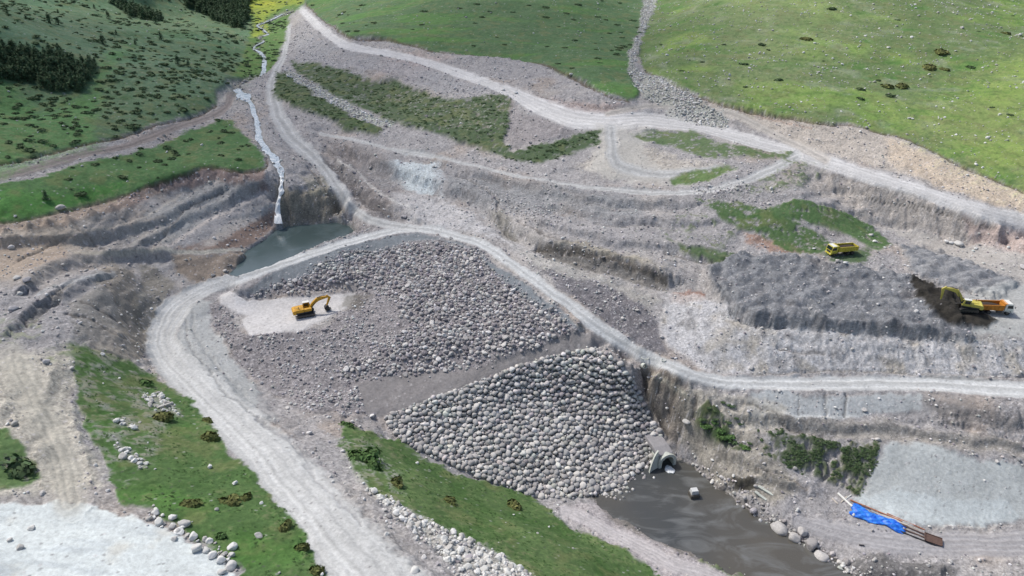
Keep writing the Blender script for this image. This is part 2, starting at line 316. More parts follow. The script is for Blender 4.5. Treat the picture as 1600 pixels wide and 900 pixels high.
# reddish cuts
RED = lin(132, 108, 102); TAN = lin(150, 139, 125); DARK = lin(66, 62, 60); PALE = lin(186, 183, 186); MAUVE = lin(118, 112, 118); GREY = lin(116, 118, 124)
SILT = lin(196, 200, 208); CLAY = lin(164, 168, 174)
for poly, col, s, f in [
    ([(-300,345),(0,345),(100,327),(210,293),(275,272),(330,262),(413,262),(425,300),(340,285),(270,297),(200,320),(100,350),(0,366),(-300,372)], lin(122,102,98), .75, 4),
    ([(-300,375),(0,375),(95,368),(110,400),(60,430),(0,440),(-300,450)], lin(140,118,108), .7, 8),
    ([(270,392),(430,325),(430,350),(395,378),(380,388)], lin(128,106,96), .8, 4),
    ([(270,395),(385,390),(375,405),(352,428),(310,440),(275,425)], lin(126,112,102), .8, 5),
    ([(1050,452),(1100,455),(1100,478),(1065,480),(1045,470)], lin(128,98,88), .9, 4),
    ([(1165,362),(1240,380),(1270,392),(1215,395),(1165,380)], lin(140,112,100), .8, 4),
    ([(600,80),(700,90),(640,125),(590,120)], lin(168,148,146), .5, 12),
    ([(1120,158),(1200,172),(1300,192),(1400,210),(1500,258),(1600,298),(1750,380),(1750,400),(1600,335),(1450,285),(1280,240),(1180,200),(1110,172)], lin(172,162,156), .8, 5),
    ([(1380,215),(1500,258),(1600,300),(1600,335),(1450,285),(1390,255)], lin(184,166,150), .6, 6),
    ([(800,148),(900,160),(1000,170),(990,182),(880,178)], lin(160,142,140), .6, 6),
    ([(1280,265),(1400,300),(1500,330),(1620,362),(1620,395),(1500,375),(1340,340),(1270,290)], lin(160,152,150), .8, 4),
    ([(1500,335),(1620,362),(1750,400),(1750,420),(1600,395),(1520,380)], lin(160,140,138), .6, 8),
    ([(430,290),(530,300),(540,330),(500,345),(445,350)], lin(122,114,102), .8, 5),
    ([(470,275),(520,280),(520,310),(480,300)], lin(140,134,120), .6, 6),
    ([(1000,570),(1070,590),(1080,660),(1060,700),(1035,670),(1005,620)], lin(112,104,98), .8, 5),
    ([(1070,600),(1170,640),(1250,760),(1200,790),(1110,740),(1065,690)], lin(136,130,124), .8, 8),
    ([(1170,640),(1600,690),(1600,715),(1380,690),(1190,668)], lin(140,134,130), .7, 8),
    ([(1440,625),(1600,650),(1600,675),(1470,660)], lin(118,114,116), .8, 6),
    ([(-300,560),(0,560),(110,540),(120,640),(160,760),(-300,780)], lin(166,160,154), .9, 10),
    ([(0,440),(150,410),(180,470),(130,530),(0,540)], lin(134,131,136), .8, 10),
    ([(100,470),(170,440),(215,560),(180,560),(120,540)], lin(116,113,112), .7, 6),
    ([(215,410),(270,440),(262,480),(232,540),(205,500)], lin(118,114,110), .8, 5),
    ([(150,440),(175,450),(190,520),(215,560),(235,545),(215,480),(200,420),(160,405)], lin(114,107,100), .7, 5),
    ([(230,330),(330,290),(420,285),(330,330),(260,385),(190,390)], lin(138,138,142), .8, 8),
    ([(300,385),(370,335),(425,310),(420,325),(340,380)], lin(160,154,154), .8, 4),
    ([(560,250),(690,255),(690,300),(640,290),(600,300)], lin(158,162,170), .8, 6),
    ([(620,250),(680,255),(672,300),(632,296)], lin(172,178,186), .8, 4),
    ([(600,300),(700,310),(800,375),(870,400),(950,440),(930,450),(850,420),(790,380),(720,360),(640,345)], lin(166,163,168), .9, 6),
    ([(700,270),(1000,310),(1000,345),(880,330),(760,330),(700,300)], GREY, .6, 10),
    ([(845,378),(950,405),(1045,430),(1040,448),(950,428),(860,398)], lin(96,92,90), .75, 3),
    ([(560,330),(640,335),(640,345),(590,345)], lin(104,100,104), .6, 4),
    ([(770,335),(790,330),(806,372),(792,374)], lin(120,116,112), .7, 3),  # shadow beside the clay ridge, painted as a darker strip
    ([(1030,470),(1050,455),(1110,470),(1150,500),(1130,520),(1070,500)], lin(182,176,178), .7, 5),
    ([(1120,470),(1180,508),(1280,520),(1280,535),(1200,540),(1140,515)], lin(128,132,136), .6, 6),
    ([(1200,510),(1290,525),(1290,560),(1230,560)], lin(116,112,114), .6, 8),
    ([(800,380),(870,400),(960,440),(1030,470),(1010,480),(930,450),(850,425)], lin(150,146,144), .7, 5),
    ([(870,380),(950,400),(1040,420),(1000,400),(900,372)], lin(140,132,118), .6, 5),
    ([(460,60),(520,60),(640,100),(800,140),(900,200),(870,225),(800,200),(800,150),(690,150),(600,115),(520,110),(470,95)], lin(144,142,148), .7, 8),
    ([(800,170),(880,195),(900,205),(850,222),(800,228),(770,205)], lin(128,122,126), .8, 6),
    ([(940,215),(1000,220),(1060,250),(1130,258),(1060,280),(960,275),(900,260),(935,240)], lin(164,156,150), .7, 7),
    ([(470,105),(560,130),(620,170),(500,150)], lin(124,130,126), .5, 8),
    ([(500,215),(600,240),(640,300),(590,330),(560,290),(520,250)], lin(124,118,120), .8, 8),
    ([(520,240),(560,290),(620,335),(600,345),(560,300)], lin(94,90,92), .6, 5),
]: mix(region(poly, f), col, s)
# silt, clay and pale fill
m = region([(-300,785),(0,783),(60,780),(130,788),(200,806),(260,832),(330,866),(370,905),(400,960),(-300,1000)], 4); mix(m, lin(197,200,205), .97); setf(ROUGH, m, .12); setf(STONE, m, .0)
mix(m * sstep(0, .5, fbm(GX / 9, GYY / 1.4, 77, 4)), lin(176,180,188), .55); mix(m * sstep(.25, .6, fbm(GX / 5, GYY / 5, 78, 4)), lin(196,184,170), .35)
m = region([(1395,690),(1480,705),(1560,725),(1640,740),(1640,815),(1560,812),(1450,825),(1400,812),(1345,782),(1362,745)], 5); mix(m, lin(170,172,176), .9); setf(ROUGH, m, .25); setf(STONE, m, .08)
m = region([(1340,775),(1400,760),(1480,780),(1580,780),(1600,810),(1450,826),(1390,808)], 5); mix(m, lin(178,182,188), .8); setf(ROUGH, m, .15); setf(STONE, m, .02)
m = region([(1030,478),(1130,470),(1180,508),(1340,520),(1440,528),(1620,532),(1620,588),(1200,582),(1110,580),(1060,550),(1036,510)], 4); mix(m, lin(170,168,174), .9)
mix(m * sstep(.0, .5, fbmW(61, 5, 4)), lin(150,142,134), .7); mix(m * sstep(.15, .5, fbmW(62, 3, 4)), lin(120,118,122), .7)
m = region([(300,470),(335,470),(330,500),(360,560),(410,620),(440,650),(420,660),(370,630),(300,590),(275,540),(280,495)], 4); mix(m, lin(160,160,164), .9); setf(ROUGH, m, .5); setf(STONE, m, .1)
m = region([(400,600),(470,640),(530,690),(560,740),(520,740),(450,670),(400,640)], 5); mix(m, lin(146,142,146), .8)
m = region([(1170,612),(1440,618),(1440,645),(1300,655),(1170,650)], 3); mix(m, lin(164,166,172), .8)
m = region([(1080,600),(1160,615),(1230,640),(1200,680),(1140,660),(1100,640),(1085,620)], 5); mix(m, lin(158,152,148), .8)
# dam fill: dark mauve gravel
m = region([(330,480),(350,470),(385,525),(500,510),(560,470),(560,440),(400,462),(385,445),(440,415),(520,392),(600,372),(650,364),(715,378),(800,430),(865,480),(925,525),(900,528),(850,545),(700,600),(580,650),(480,640),(420,610),(360,560)], 3)
mix(m, lin(128,123,128), .95); FILL = m.copy(); setf(STONE, m, .9)
m = region([(385,450),(440,416),(520,393),(600,373),(650,364),(715,379),(812,436),(925,527),(880,505),(800,455),(740,395),(690,376),(640,378),(560,408),(480,432),(400,458)], 3, .5); mix(m, lin(116,120,128), .95); setf(STONE, m, .12); setf(ROUGH, m, .5)
m = region([(560,600),(640,585),(720,580),(800,560),(900,522),(945,515),(950,530),(930,543),(860,560),(770,588),(700,612),(650,630),(600,652),(570,645)], 3, .5); mix(m, lin(126,121,124), .95); setf(STONE, m, .06); setf(ROUGH, m, .35)
m = region([(830,410),(880,430),(950,445),(1000,475),(1030,500),(1040,530),(1050,555),(1010,545),(950,505),(885,460)], 4); mix(m, lin(108,105,112), .9); setf(STONE, m, .8)
m = region([(500,370),(600,347),(640,352),(600,362),(520,385),(440,408),(420,405)], 3); mix(m, lin(120,116,120), .8); setf(STONE, m, .9)
RIP = region([(600,652),(650,632),(700,612),(770,588),(850,562),(925,545),(950,552),(985,590),(1012,640),(1040,690),(1020,722),(985,748),(970,770),(900,778),(840,776),(770,752),(700,722),(625,690)], 2, .4); mix(RIP, lin(92,90,92), 1); setf(STONE, RIP, 0); setf(ROUGH, RIP, .3)
# stockpile of dark aggregate, ripples of tipped loads
HEAP = region([(1105,420),(1150,398),(1270,400),(1290,412),(1420,430),(1480,470),(1500,500),(1520,528),(1440,524),(1340,514),(1240,512),(1180,503),(1130,470),(1110,450)], 4); mix(HEAP, lin(112,113,120), .95); setf(STONE, HEAP, .22)
mix(HEAP * sstep(.1, .5, fbmW(64, 8, 4)), lin(100,96,98), .6)
HEAP2 = region([(1400,388),(1440,385),(1520,415),(1590,440),(1570,460),(1500,455),(1430,430)], 5); mix(HEAP2, lin(122,123,130), .9); setf(STONE, HEAP2, .1)
m = region([(1500,460),(1600,440),(1750,440),(1750,530),(1600,530),(1520,522)], 6); mix(m, lin(160,160,163), .8); setf(STONE, m, .1); setf(ROUGH, m, .5)
m = region([(1380,350),(1500,378),(1600,392),(1750,410),(1750,440),(1600,440),(1520,415),(1430,385)], 6); mix(m, lin(162,156,155), .8); setf(ROUGH, m, .5)
m = region([(1424,440),(1450,440),(1480,455),(1545,492),(1560,500),(1545,512),(1490,512),(1450,488),(1428,470)], 3); mix(m, lin(44,41,38), .97); DIRT = m; setf(STONE, m, 0)
# river banks
m = region([(860,785),(930,790),(1000,838),(1090,875),(1160,905),(1200,940),(1080,940),(1000,880),(930,835),(880,805)], 4); mix(m, lin(160,153,158), .9); setf(STONE, m, .3)
m = region([(1075,705),(1160,780),(1205,805),(1262,836),(1330,880),(1400,920),(1330,920),(1290,885),(1240,850),(1160,798),(1110,758),(1080,730)], 3); mix(m, lin(118,114,116), .8); setf(STONE, m, 1.0)
m = region([(1340,872),(1385,868),(1410,880),(1500,885),(1480,920),(1350,905)], 4); mix(m, lin(92,90,92), .8)
m = region([(1145,742),(1175,745),(1185,762),(1168,768),(1150,758)], 3); mix(m, lin(52,50,46), .9)
WETB0 = region([(915,780),(985,738),(1040,712),(1086,722),(1120,750),(1170,790),(1216,820),(1252,846),(1315,886),(1390,930),(1210,945),(1150,900),(1085,872),(1012,846),(945,812)], 5); mix(WETB0, lin(98,92,88), .7)
WETB = region([(925,780),(985,745),(1040,720),(1078,725),(1112,756),(1162,796),(1208,826),(1243,850),(1305,890),(1380,930),(1220,940),(1160,893),(1090,862),(1020,838),(958,805)], 2); mix(WETB, lin(70,72,74), .9); setf(STONE, WETB, .1)

# tracks: pale dust with wheel lines
def track(L, col=PALE, s=.9, ruts=2, edge=.35, rough=.12, lines=.75):
    L = smooth_line(L)
    v, off = lsdf(L, PXg + (WX - PXg) * .35, PYg + (WY - PYg) * .35)
    m = sstep(-.05, edge, v + .14 * n2 + .16 * n6); mix(m, col, s); setf(ROUGH, m, rough); setf(STONE, m, .01); setf(GRASS, m, 0.0)
    o = off + .06 * n6
    r = np.zeros_like(o)
    for c in ([-.38, .38] if ruts == 2 else [-.62, -.3, .05, .34, .62]):
        r = np.maximum(r, np.exp(-((o - c) / .09) ** 2))
    mix(m * r, np.asarray(col) * 1.22, lines); mix(m * np.exp(-((o) / .16) ** 2) * (ruts == 2), np.asarray(col) * .74, lines)
    mix(m * np.clip(fbm(off * 9, (GX + GYY) / 30, 91, 3), 0, 1), np.asarray(col) * .70, 1.3 * lines)
    for c in (-.2, .2): Z0[...] -= 0
    return m, o, r
TR = []
TR.append(track([(2500,690,16),(1750,625,14),(1600,612,14),(1500,603,14),(1400,600,13),(1250,600,12),(1130,596,11),(1060,577,11),(1000,551,12),(940,512,12),(880,470,9),(815,424,9),(767,391,8),(718,370,8),(655,357,9),(600,365,7),(520,388,7),(440,412,8),(360,437,11)], lin(182,181,186)))
TR.append(track([(360,437,10),(315,455,14),(275,483,22),(252,525,26),(268,565,30),(325,620,34),(392,680,40),(460,755,50),(530,840,60),(600,920,68),(660,1000,74)], lin(176,174,178), .95, 5, .25))
TR.append(track([(650,356,9),(590,347,9),(553,325,10),(527,290,11),(495,250,12),(460,218,14),(436,185,14),(428,155,13),(425,125,8),(443,88,5),(452,40,4)], lin(172,170,174), .9))
TR.append(track([(462,6,6),(500,42,8),(540,70,8),(620,86,7),(700,108,8),(790,142,11),(880,182,19),(940,190,17),(1020,187,14),(1100,200,11),(1180,222,12),(1250,241,12),(1400,289,14),(1500,320,15),(1620,352,17),(1750,400,18),(2100,540,20),(2500,700,22)], lin(186,182,186), .9, 5, .5))
TR.append(track([(950,178,6),(1020,165,6),(1090,172,9),(1150,180,9),(1220,215,9),(1290,250,9)], lin(176,168,166), .8, 2, .6))
TR.append(track([(500,208,3.5),(580,226,3.5),(700,251,4),(850,284,4),(1000,301,6),(1080,301,6),(1150,287,8),(1210,262,10),(1245,245,10)], lin(176,174,178), .8, 2, .6))
m = region([(925,196),(1010,200),(1004,238),(1040,262),(1130,262),(1150,268),(1080,292),(985,288),(920,262),(940,225)], 6); mix(m, lin(172,167,166), .75); setf(ROUGH, m, .35); setf(STONE, m, .1)
TR.append(track([(955,200,12),(958,225,12),(960,245,14),(975,262,14),(1040,272,9),(1120,262,6)], lin(168,166,170), .8, 2, .7))
TR.append(track([(-150,298,14),(0,274,9),(60,260,8),(120,244,7),(200,226,7),(260,205,7),(345,174,7),(362,150,9)], lin(134,124,124), .85, 2, .4))
TR.append(track([(-150,376,3),(0,371,3),(100,366,3),(200,352,3),(260,343,3)], lin(166,158,156), .7, 2, .6, .3))
TR.append(track([(120,398,4),(200,396,4),(300,392,4),(385,389,3)], lin(174,169,164), .8, 2, .6, .3))
TR.append(track([(1250,815,14),(1340,838,22),(1450,850,24),(1600,848,30),(1750,848,30),(2300,860,34)], lin(150,146,152), .7, 5, .6))
TR.append(track([(880,795,10),(960,835,12),(1040,875,14),(1120,905,14),(1200,950,14)], lin(172,165,170), .7, 5, .6))
TR.append(track([(20,560,36),(50,620,40),(90,700,40),(110,780,40)], lin(166,160,154), .7, 5, .8, .5, .25))
PAD = region([(345,462),(360,452),(385,468),(420,466),(480,462),(556,457),(545,478),(505,498),(470,516),(440,520),(392,526),(380,500),(388,492),(365,485),(345,475)], 2, .4); mix(PAD, lin(188,183,187), .95); setf(ROUGH, PAD, .15); setf(STONE, PAD, 0)
mix(region([(540,460),(580,462),(560,485),(530,478)], 4), lin(82,78,70), .6)
m = region([(445,108),(455,112),(500,140),(560,172),(615,192),(612,200),(580,192),(520,165),(470,135),(445,115)], 1.5, .5); mix(m, lin(166,168,160), .9); setf(STONE, m, 1.0); ROCKLINE = m

# seams, furrows and edges
def seam(L, w, col, s=.8, cut=0.0, rag=.8):
    L = smooth_line([(a, b, w) for a, b in L]); v, _ = lsdf(L, PXg + (WX - PXg) * rag, PYg + (WY - PYg) * rag); m = sstep(-.1, .6, v + .3 * n2); mix(m, col, s)
    if cut: Z0[...] -= m * cut
DK, BR, PL = lin(84,79,78), lin(98,82,76), lin(186,182,182)
for L, w, col, s, cut in [
    ([(715,268),(750,290),(775,318),(783,345),(800,370)], 2.5, lin(118,114,114), .6, .6), ([(845,380),(900,392),(960,405),(1010,420),(1040,430)], 5, lin(82,77,74), .85, .8), ([(812,350),(850,368),(900,380)], 3, DK, .6, .4),
    ([(505,248),(525,262),(550,290),(575,315),(610,333)], 6, lin(88,84,86), .75, .5), ([(528,250),(560,275),(600,310),(640,330)], 3, PL, .5, 0), ([(480,262),(500,285),(515,305),(540,335)], 2.5, DK, .6, .4),
    ([(262,386),(300,360),(345,330),(400,308),(425,303)], 4, lin(184,174,172), .7, 0), ([(250,380),(270,350),(310,320),(350,300)], 2, DK, .5, .3), ([(30,405),(60,392),(85,375),(110,368)], 3, lin(92,84,80), .7, .5), ([(110,345),(140,372),(165,392)], 2.5, DK, .5, .3),
    ([(0,372),(80,368),(160,358),(230,340),(290,300),(345,285)], 2.5, lin(172,164,160), .6, 0), ([(40,500),(80,470),(110,445),(150,428)], 5, lin(112,108,106), .6, .4), ([(60,455),(120,440),(170,425)], 6, lin(158,160,168), .5, 0), ([(100,490),(140,500),(170,520),(200,530)], 2, DK, .6, .3), ([(120,470),(150,485),(185,500)], 2, DK, .6, .3), ([(140,545),(165,550),(190,560)], 2, DK, .5, .3),
    ([(1000,575),(1010,605),(1030,640),(1045,672)], 5, lin(72,67,64), .75, .6), ([(1035,590),(1030,615)], 3, DK, .7, .4), ([(1060,605),(1050,640)], 3, DK, .6, .4), ([(1088,612),(1090,635),(1084,655)], 4, DK, .7, .5), ([(1020,582),(1050,600),(1075,615)], 4, lin(176,170,160), .6, 0),
    ([(1165,625),(1200,645),(1240,668),(1290,680)], 2.5, lin(104,99,96), .7, .3), ([(1175,620),(1215,642),(1260,664)], 2, PL, .5, 0), ([(1182,735),(1220,745),(1262,765)], 3, lin(110,100,94), .6, .3), ([(1320,614),(1322,650)], 2.4, lin(96,93,94), .6, .2), ([(1252,614),(1253,645)], 1.6, lin(104,101,102), .6, .2), ([(1292,614),(1293,650)], 1.8, lin(104,101,102), .5, .2),
    ([(1175,584),(1300,584),(1450,584),(1600,591)], 2, lin(104,100,98), .6, .2), ([(1040,470),(1034,500),(1045,530),(1075,560),(1110,575)], 4, lin(190,184,186), .5, 0), ([(1220,545),(1250,552),(1285,556)], 4, lin(94,90,90), .6, .3), ([(1440,590),(1500,590),(1600,598)], 2, lin(118,114,112), .5, 0),
    ([(1120,448),(1140,480),(1175,505),(1230,512)], 3, lin(96,98,104), .6, .5), ([(1345,300),(1380,312),(1440,325),(1500,340),(1560,352)], 2, lin(92,88,86), .6, .4), ([(1300,272),(1350,286),(1400,300),(1450,315)], 2, lin(98,92,90), .6, .3),
    ([(1150,165),(1200,182),(1270,200)], 3, lin(138,112,102), .5, .2), ([(840,150),(900,165),(960,172)], 2, lin(120,108,106), .5, .2), ([(560,100),(620,118),(700,135)], 2.5, lin(124,120,126), .4, .2),
    ([(700,268),(760,280),(850,296),(950,308)], 3, lin(112,110,114), .5, .2), ([(880,300),(950,320),(1020,330),(1080,330)], 3, lin(126,122,124), .4, .2), ([(930,345),(1000,352),(1060,360)], 3, lin(118,116,118), .4, .2), ([(1040,395),(1090,405),(1130,402)], 3, DK, .5, .3),
    ([(300,490),(310,530),(340,575),(385,615)], 3, lin(138,138,142), .6, .2), ([(290,500),(300,545),(330,590),(380,635),(430,670)], 2, lin(118,118,122), .6, .2), ([(400,650),(460,700),(510,760),(560,820)], 3, lin(134,132,138), .5, .15)]: seam(L, w, col, s, cut)
TERR = 1 - region([(1030,500),(1620,510),(1620,590),(1050,590)], 6) - region([(1165,608),(1620,630),(1620,660),(1165,655)], 4) - region([(1340,690),(1640,690),(1640,825),(1340,820)], 6); TERR = np.clip(TERR, 0, 1)
setf(ROUGH, region([(1170,612),(1530,618),(1530,640),(1440,650),(1170,650)], 3), .3)
# grass and meadow
G = []
def grass(poly, col, f=3, dens=1.0, patch=0.0):
    col = col * np.array([.98, .86, .88], np.float32) + float(col.mean()) * .22
    m = region(poly, f)
    if patch > 0: m = m * sstep(-.12, .22, n2 * .7 + n07 * .5 + (0.5 - patch))
    mix(m, col, dens); np.maximum(GRASS, m * dens, out=GRASS); setf(STONE, m, .04); setf(ROUGH, m, .5); return m
GL, GM, GD, GB = lin(92,122,90), lin(80,118,72), lin(62,92,56), lin(108,138,74)
HILL = grass([(-900,-400),(470,-400),(474,8),(455,20),(436,70),(424,105),(404,118),(380,125),(350,130),(340,150),(338,163),(300,182),(200,208),(100,232),(0,253),(-400,300)], lin(84,116,84))
mix(HILL * sstep(-.1, .5, fbmW(31, 30, 4)), lin(94,124,96), .8); mix(HILL * sstep(.1, .5, fbmW(32, 12, 5)), lin(76,104,72), .7)
mix(region([(0,40),(120,30),(200,60),(340,110),(400,100),(380,125),(300,160),(150,110),(0,90)], 20), lin(100,124,104), .5)
mix(region([(-50,300),(0,100),(60,180),(140,150),(170,80),(210,70),(160,130),(150,230),(60,250)], 14), lin(92,132,76), .6)
LOWG = grass([(-400,390),(-400,310),(0,289),(60,276),(120,258),(200,240),(265,218),(345,188),(365,192),(385,215),(408,240),(416,262),(380,268),(330,262),(270,275),(210,295),(170,311),(100,327),(40,341),(0,348)], lin(74,114,66), 2.5)
mix(region([(-100,345),(0,300),(100,300),(200,275),(180,305),(100,325),(0,346)], 8), lin(76,126,60), .6)
VAL = grass([(350,-60),(480,-60),(474,8),(452,26),(442,70),(425,106),(410,112),(385,126),(362,118),(385,80),(395,40)], lin(84,124,58), 3)
mix(region([(370,2),(395,-8),(474,-10),(472,6),(440,14),(415,30),(420,50),(395,60),(398,30)], 4), lin(150,160,60), .8); mix(region([(380,8),(430,0),(430,8),(385,16)], 3), lin(176,178,66), .7)
MID = grass([(480,-400),(1016,-400),(1012,20),(992,60),(984,100),(990,125),(1002,150),(985,158),(950,151),(900,125),(860,105),(800,88),(740,85),(690,80),(640,72),(600,62),(550,60),(520,40),(490,18),(474,5)], lin(80,114,74), 2)
mix(MID * sstep(0, .5, fbm(GX / 40, GYY / 9, 33, 4)), lin(92,128,70), .8)
RGT = grass([(1018,-400),(2400,-400),(2400,600),(1760,386),(1600,300),(1560,280),(1500,256),(1440,225),(1400,212),(1340,199),(1270,190),(1200,176),(1150,166),(1120,162),(1060,135),(1006,108),(998,80),(1004,50),(1018,20)], lin(96,122,72), 2.5)
mix(RGT * sstep(-.1, .5, fbmW(34, 26, 4)), lin(130,154,82), .8); mix(RGT * sstep(.05, .5, fbm(GX / 16, GYY / 6, 35, 5)), lin(84,122,62), .7); mix(RGT * sstep(.2, .55, fbmW(36, 9, 4)), lin(140,146,126), .6)  # brighter right meadow: partly drier, stonier grass, partly painted sunlight
mix(region([(1100,-60),(1400,-60),(1330,40),(1200,150),(1120,90)], 60), lin(134,144,104), .5)  # pale patch: sunlight painted into the meadow colour
mix(region([(1400,180),(1620,80),(1620,290),(1500,240)], 40), lin(146,160,92), .5)
E1 = grass([(430,112),(445,112),(480,142),(540,178),(600,202),(590,212),(540,206),(520,190),(470,172),(430,150)], lin(66,90,56), 3, .97, .02)
E2 = grass([(456,95),(520,104),(585,125),(622,120),(645,140),(700,160),(792,152),(797,180),(788,225),(800,235),(850,226),(900,209),(941,203),(941,222),(900,237),(850,254),(812,250),(740,228),(690,212),(630,198),(590,180),(520,148),(465,112)], lin(66,90,58), 3, .95, .08)
grass([(985,208),(1030,200),(1080,206),(1130,226),(1180,235),(1236,240),(1230,247),(1160,246),(1110,245),(1075,240),(1040,224),(1000,214)], lin(78,106,60), 3, .9, .2)
grass([(1050,281),(1080,267),(1130,260),(1156,263),(1120,278),(1080,290),(1055,290)], lin(84,116,58), 3, .95, .1)
grass([(1170,338),(1240,310),(1300,325),(1360,350),(1390,380),(1372,390),(1330,370),(1290,355),(1240,345)], lin(70,106,56), 3, .95, .1)
grass([(1090,310),(1160,315),(1190,330),(1235,345),(1275,362),(1305,385),(1280,393),(1240,392),(1200,375),(1170,362),(1130,340)], lin(66,100,52), 3, .95, .25)
grass([(1060,386),(1150,392),(1120,405),(1070,396)], lin(70,100,56), 3, .9, .2)
grass([(1285,395),(1360,388),(1358,412),(1305,408)], lin(62,92,54), 3, .9, .25)
grass([(1230,250),(1290,262),(1250,290),(1200,300),(1150,300),(1200,280)], lin(82,108,68), 6, .8, .55)
grass([(1030,380),(1060,330),(1130,330),(1160,360),(1130,385)], lin(80,100,68), 6, .7, .65)
LB = grass([(110,538),(200,560),(240,590),(300,630),(340,672),(375,722),(405,745),(440,795),(490,855),(520,920),(560,1000),(420,1000),(375,890),(330,862),(250,802),(195,785),(165,730),(148,690),(130,640),(115,590)], lin(72,106,54), 3)
mix(LB * sstep(.05, .5, fbmW(37, 9, 4)), lin(84,120,60), .6)
mix(region([(110,538),(200,560),(250,610),(260,680),(215,760),(170,740),(130,640)], 12) * sstep(-.1, .3, n2 * .7 + n07 * .5), lin(142,140,138), .75)
grass([(-300,668),(10,672),(35,692),(62,740),(42,756),(0,754),(-300,770)], lin(78,112,58), 4, .95, .1)
CB = grass([(535,662),(560,670),(620,690),(700,736),(780,760),(830,778),(880,815),(960,852),(1060,908),(1140,990),(860,990),(830,906),(760,862),(700,836),(650,802),(600,772),(560,738),(525,700)], lin(78,108,58), 3)
mix(CB * sstep(.0, .5, fbmW(38, 10, 4)), lin(106,126,80), .7); mix(CB * sstep(.15, .5, fbmW(39, 5, 4)), lin(66,96,48), .6)
mix(region([(530,680),(590,700),(640,760),(620,780),(560,740),(520,705)], 8) * sstep(-.05, .3, n07 + n2 * .5), lin(148,146,142), .8)
grass([(1090,640),(1112,622),(1142,650),(1150,690),(1175,700),(1165,706),(1130,690),(1092,668)], lin(58,80,48), 3, .95, .3)
WEED = grass([(1200,668),(1260,680),(1340,690),(1380,690),(1370,730),(1352,772),(1300,752),(1240,730),(1200,706)], lin(80,92,70), 3, .9, .3)
grass([(1085,866),(1120,880),(1180,897),(1160,903),(1110,890)], lin(84,108,66), 3, .8, .4)
grass([(0,500),(60,495),(60,525),(0,530)], lin(120,130,108), 6, .6, .6); grass([(70,545),(130,540),(120,560),(70,560)], lin(90,112,78), 5, .7, .5)
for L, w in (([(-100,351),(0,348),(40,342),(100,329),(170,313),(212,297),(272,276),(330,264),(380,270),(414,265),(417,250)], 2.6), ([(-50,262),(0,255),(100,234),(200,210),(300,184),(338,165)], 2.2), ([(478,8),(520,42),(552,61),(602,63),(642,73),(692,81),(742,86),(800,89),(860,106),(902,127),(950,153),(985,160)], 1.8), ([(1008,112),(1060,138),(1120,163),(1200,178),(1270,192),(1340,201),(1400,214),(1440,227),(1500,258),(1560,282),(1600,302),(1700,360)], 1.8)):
    seam(L, w, lin(88,76,68), .8, .35, .5)  # shadow line under the grass rims, painted as a dark brown band
# stone-strewn gully and run-out between the two upper meadows
m = region([(1012,-60),(1030,-60),(1022,20),(1000,60),(993,100),(1000,115),(1040,125),(1080,150),(1135,185),(1130,200),(1100,195),(1060,168),(1020,160),(985,130),(984,80),(1000,40)], 3); mix(m, lin(150,150,146), .9); GULLY = m; setf(STONE, m, .9); setf(GRASS, m, 0)
m = region([(1045,168),(1130,176),(1135,198),(1080,192),(1040,180)], 3); mix(m, lin(164,164,162), .7); setf(STONE, m, 1)
setf(STONE, region([(560,740),(600,772),(650,802),(700,836),(760,862),(830,906),(860,990),(780,990),(680,880),(600,810)], 4), 1.0); mix(region([(555,735),(600,768),(650,800),(700,832),(760,860),(830,903),(800,920),(700,880),(620,810)], 4), lin(166,163,160), .6)
setf(STONE, region([(700,140),(800,150),(790,215),(700,200),(600,150)], 12), .7)
setf(STONE, region([(740,290),(900,330),(880,350),(760,330)], 6), 1.0)
setf(STONE, region([(1080,290),(1240,290),(1200,330),(1100,320)], 8), 1.0)
for q in ([(215,600),(235,620),(270,635),(280,650),(250,648),(225,625)], [(190,655),(225,658),(220,668),(195,668)], [(185,680),(230,730),(215,740),(180,700)]):
    m = region(q, 3); mix(m, lin(150,148,146), .6); setf(STONE, m, 1.0)

# ------------------------------------------------------------------ relief finer than the survey
slope = np.hypot(np.gradient(Z0, axis=1) / np.maximum(np.gradient(GX, axis=1), 1e-3), np.gradient(Z0, axis=0) / np.gradient(GY)[:, None])
steep = sstep(.45, .95, slope)
LCUT = region([(-200,350),(0,350),(210,300),(330,268),(415,270),(430,350),(385,410),(250,470),(215,560),(150,560),(100,450),(-200,450)], 8); setf(ROUGH, LCUT, .55)
mix(LCUT * (1 - RIP) * sstep(-.4, .5, n20), lin(158,145,134), .6)
FALLS = region([(422,272),(452,272),(456,352),(418,352)], 4, .2)
Z = Z0.copy(); far_ = sstep(165, 260, GYY); Z += far_ * (1.9 * fbmW(101, 46, 2) + .7 * fbmW(102, 15, 3)) * np.clip(GRASS + .15, 0, 1) + far_ * GRASS * .9 * (np.abs(fbm((GX + .5 * GYY) / 30, (GYY - .3 * GX) / 70, 103, 2)) - .3); amp = ROUGH * (1 - .5 * GRASS)
Z += amp * (1 - .9 * FALLS) * (.75 * fbmW(41, 13, 3) + .35 * n6 * .8 + .26 * n2 + .10 * n07)
def bench(L, h, w):
    L = smooth_line([(a, b, w) for a, b in L]); v, off = lsdf(L, PXg + (WX - PXg) * .8, PYg + (WY - PYg) * .8, 80); on = (v > -8)
    Z[...] -= np.where(on, h * .5 * np.tanh(3.2 * (off + .25 * n2)) * np.exp(-off ** 2 * .8), 0) * np.clip(ROUGH / .5, 0, 1) * (1 - GRASS) * (1 - FALLS) * (1 - FILL)
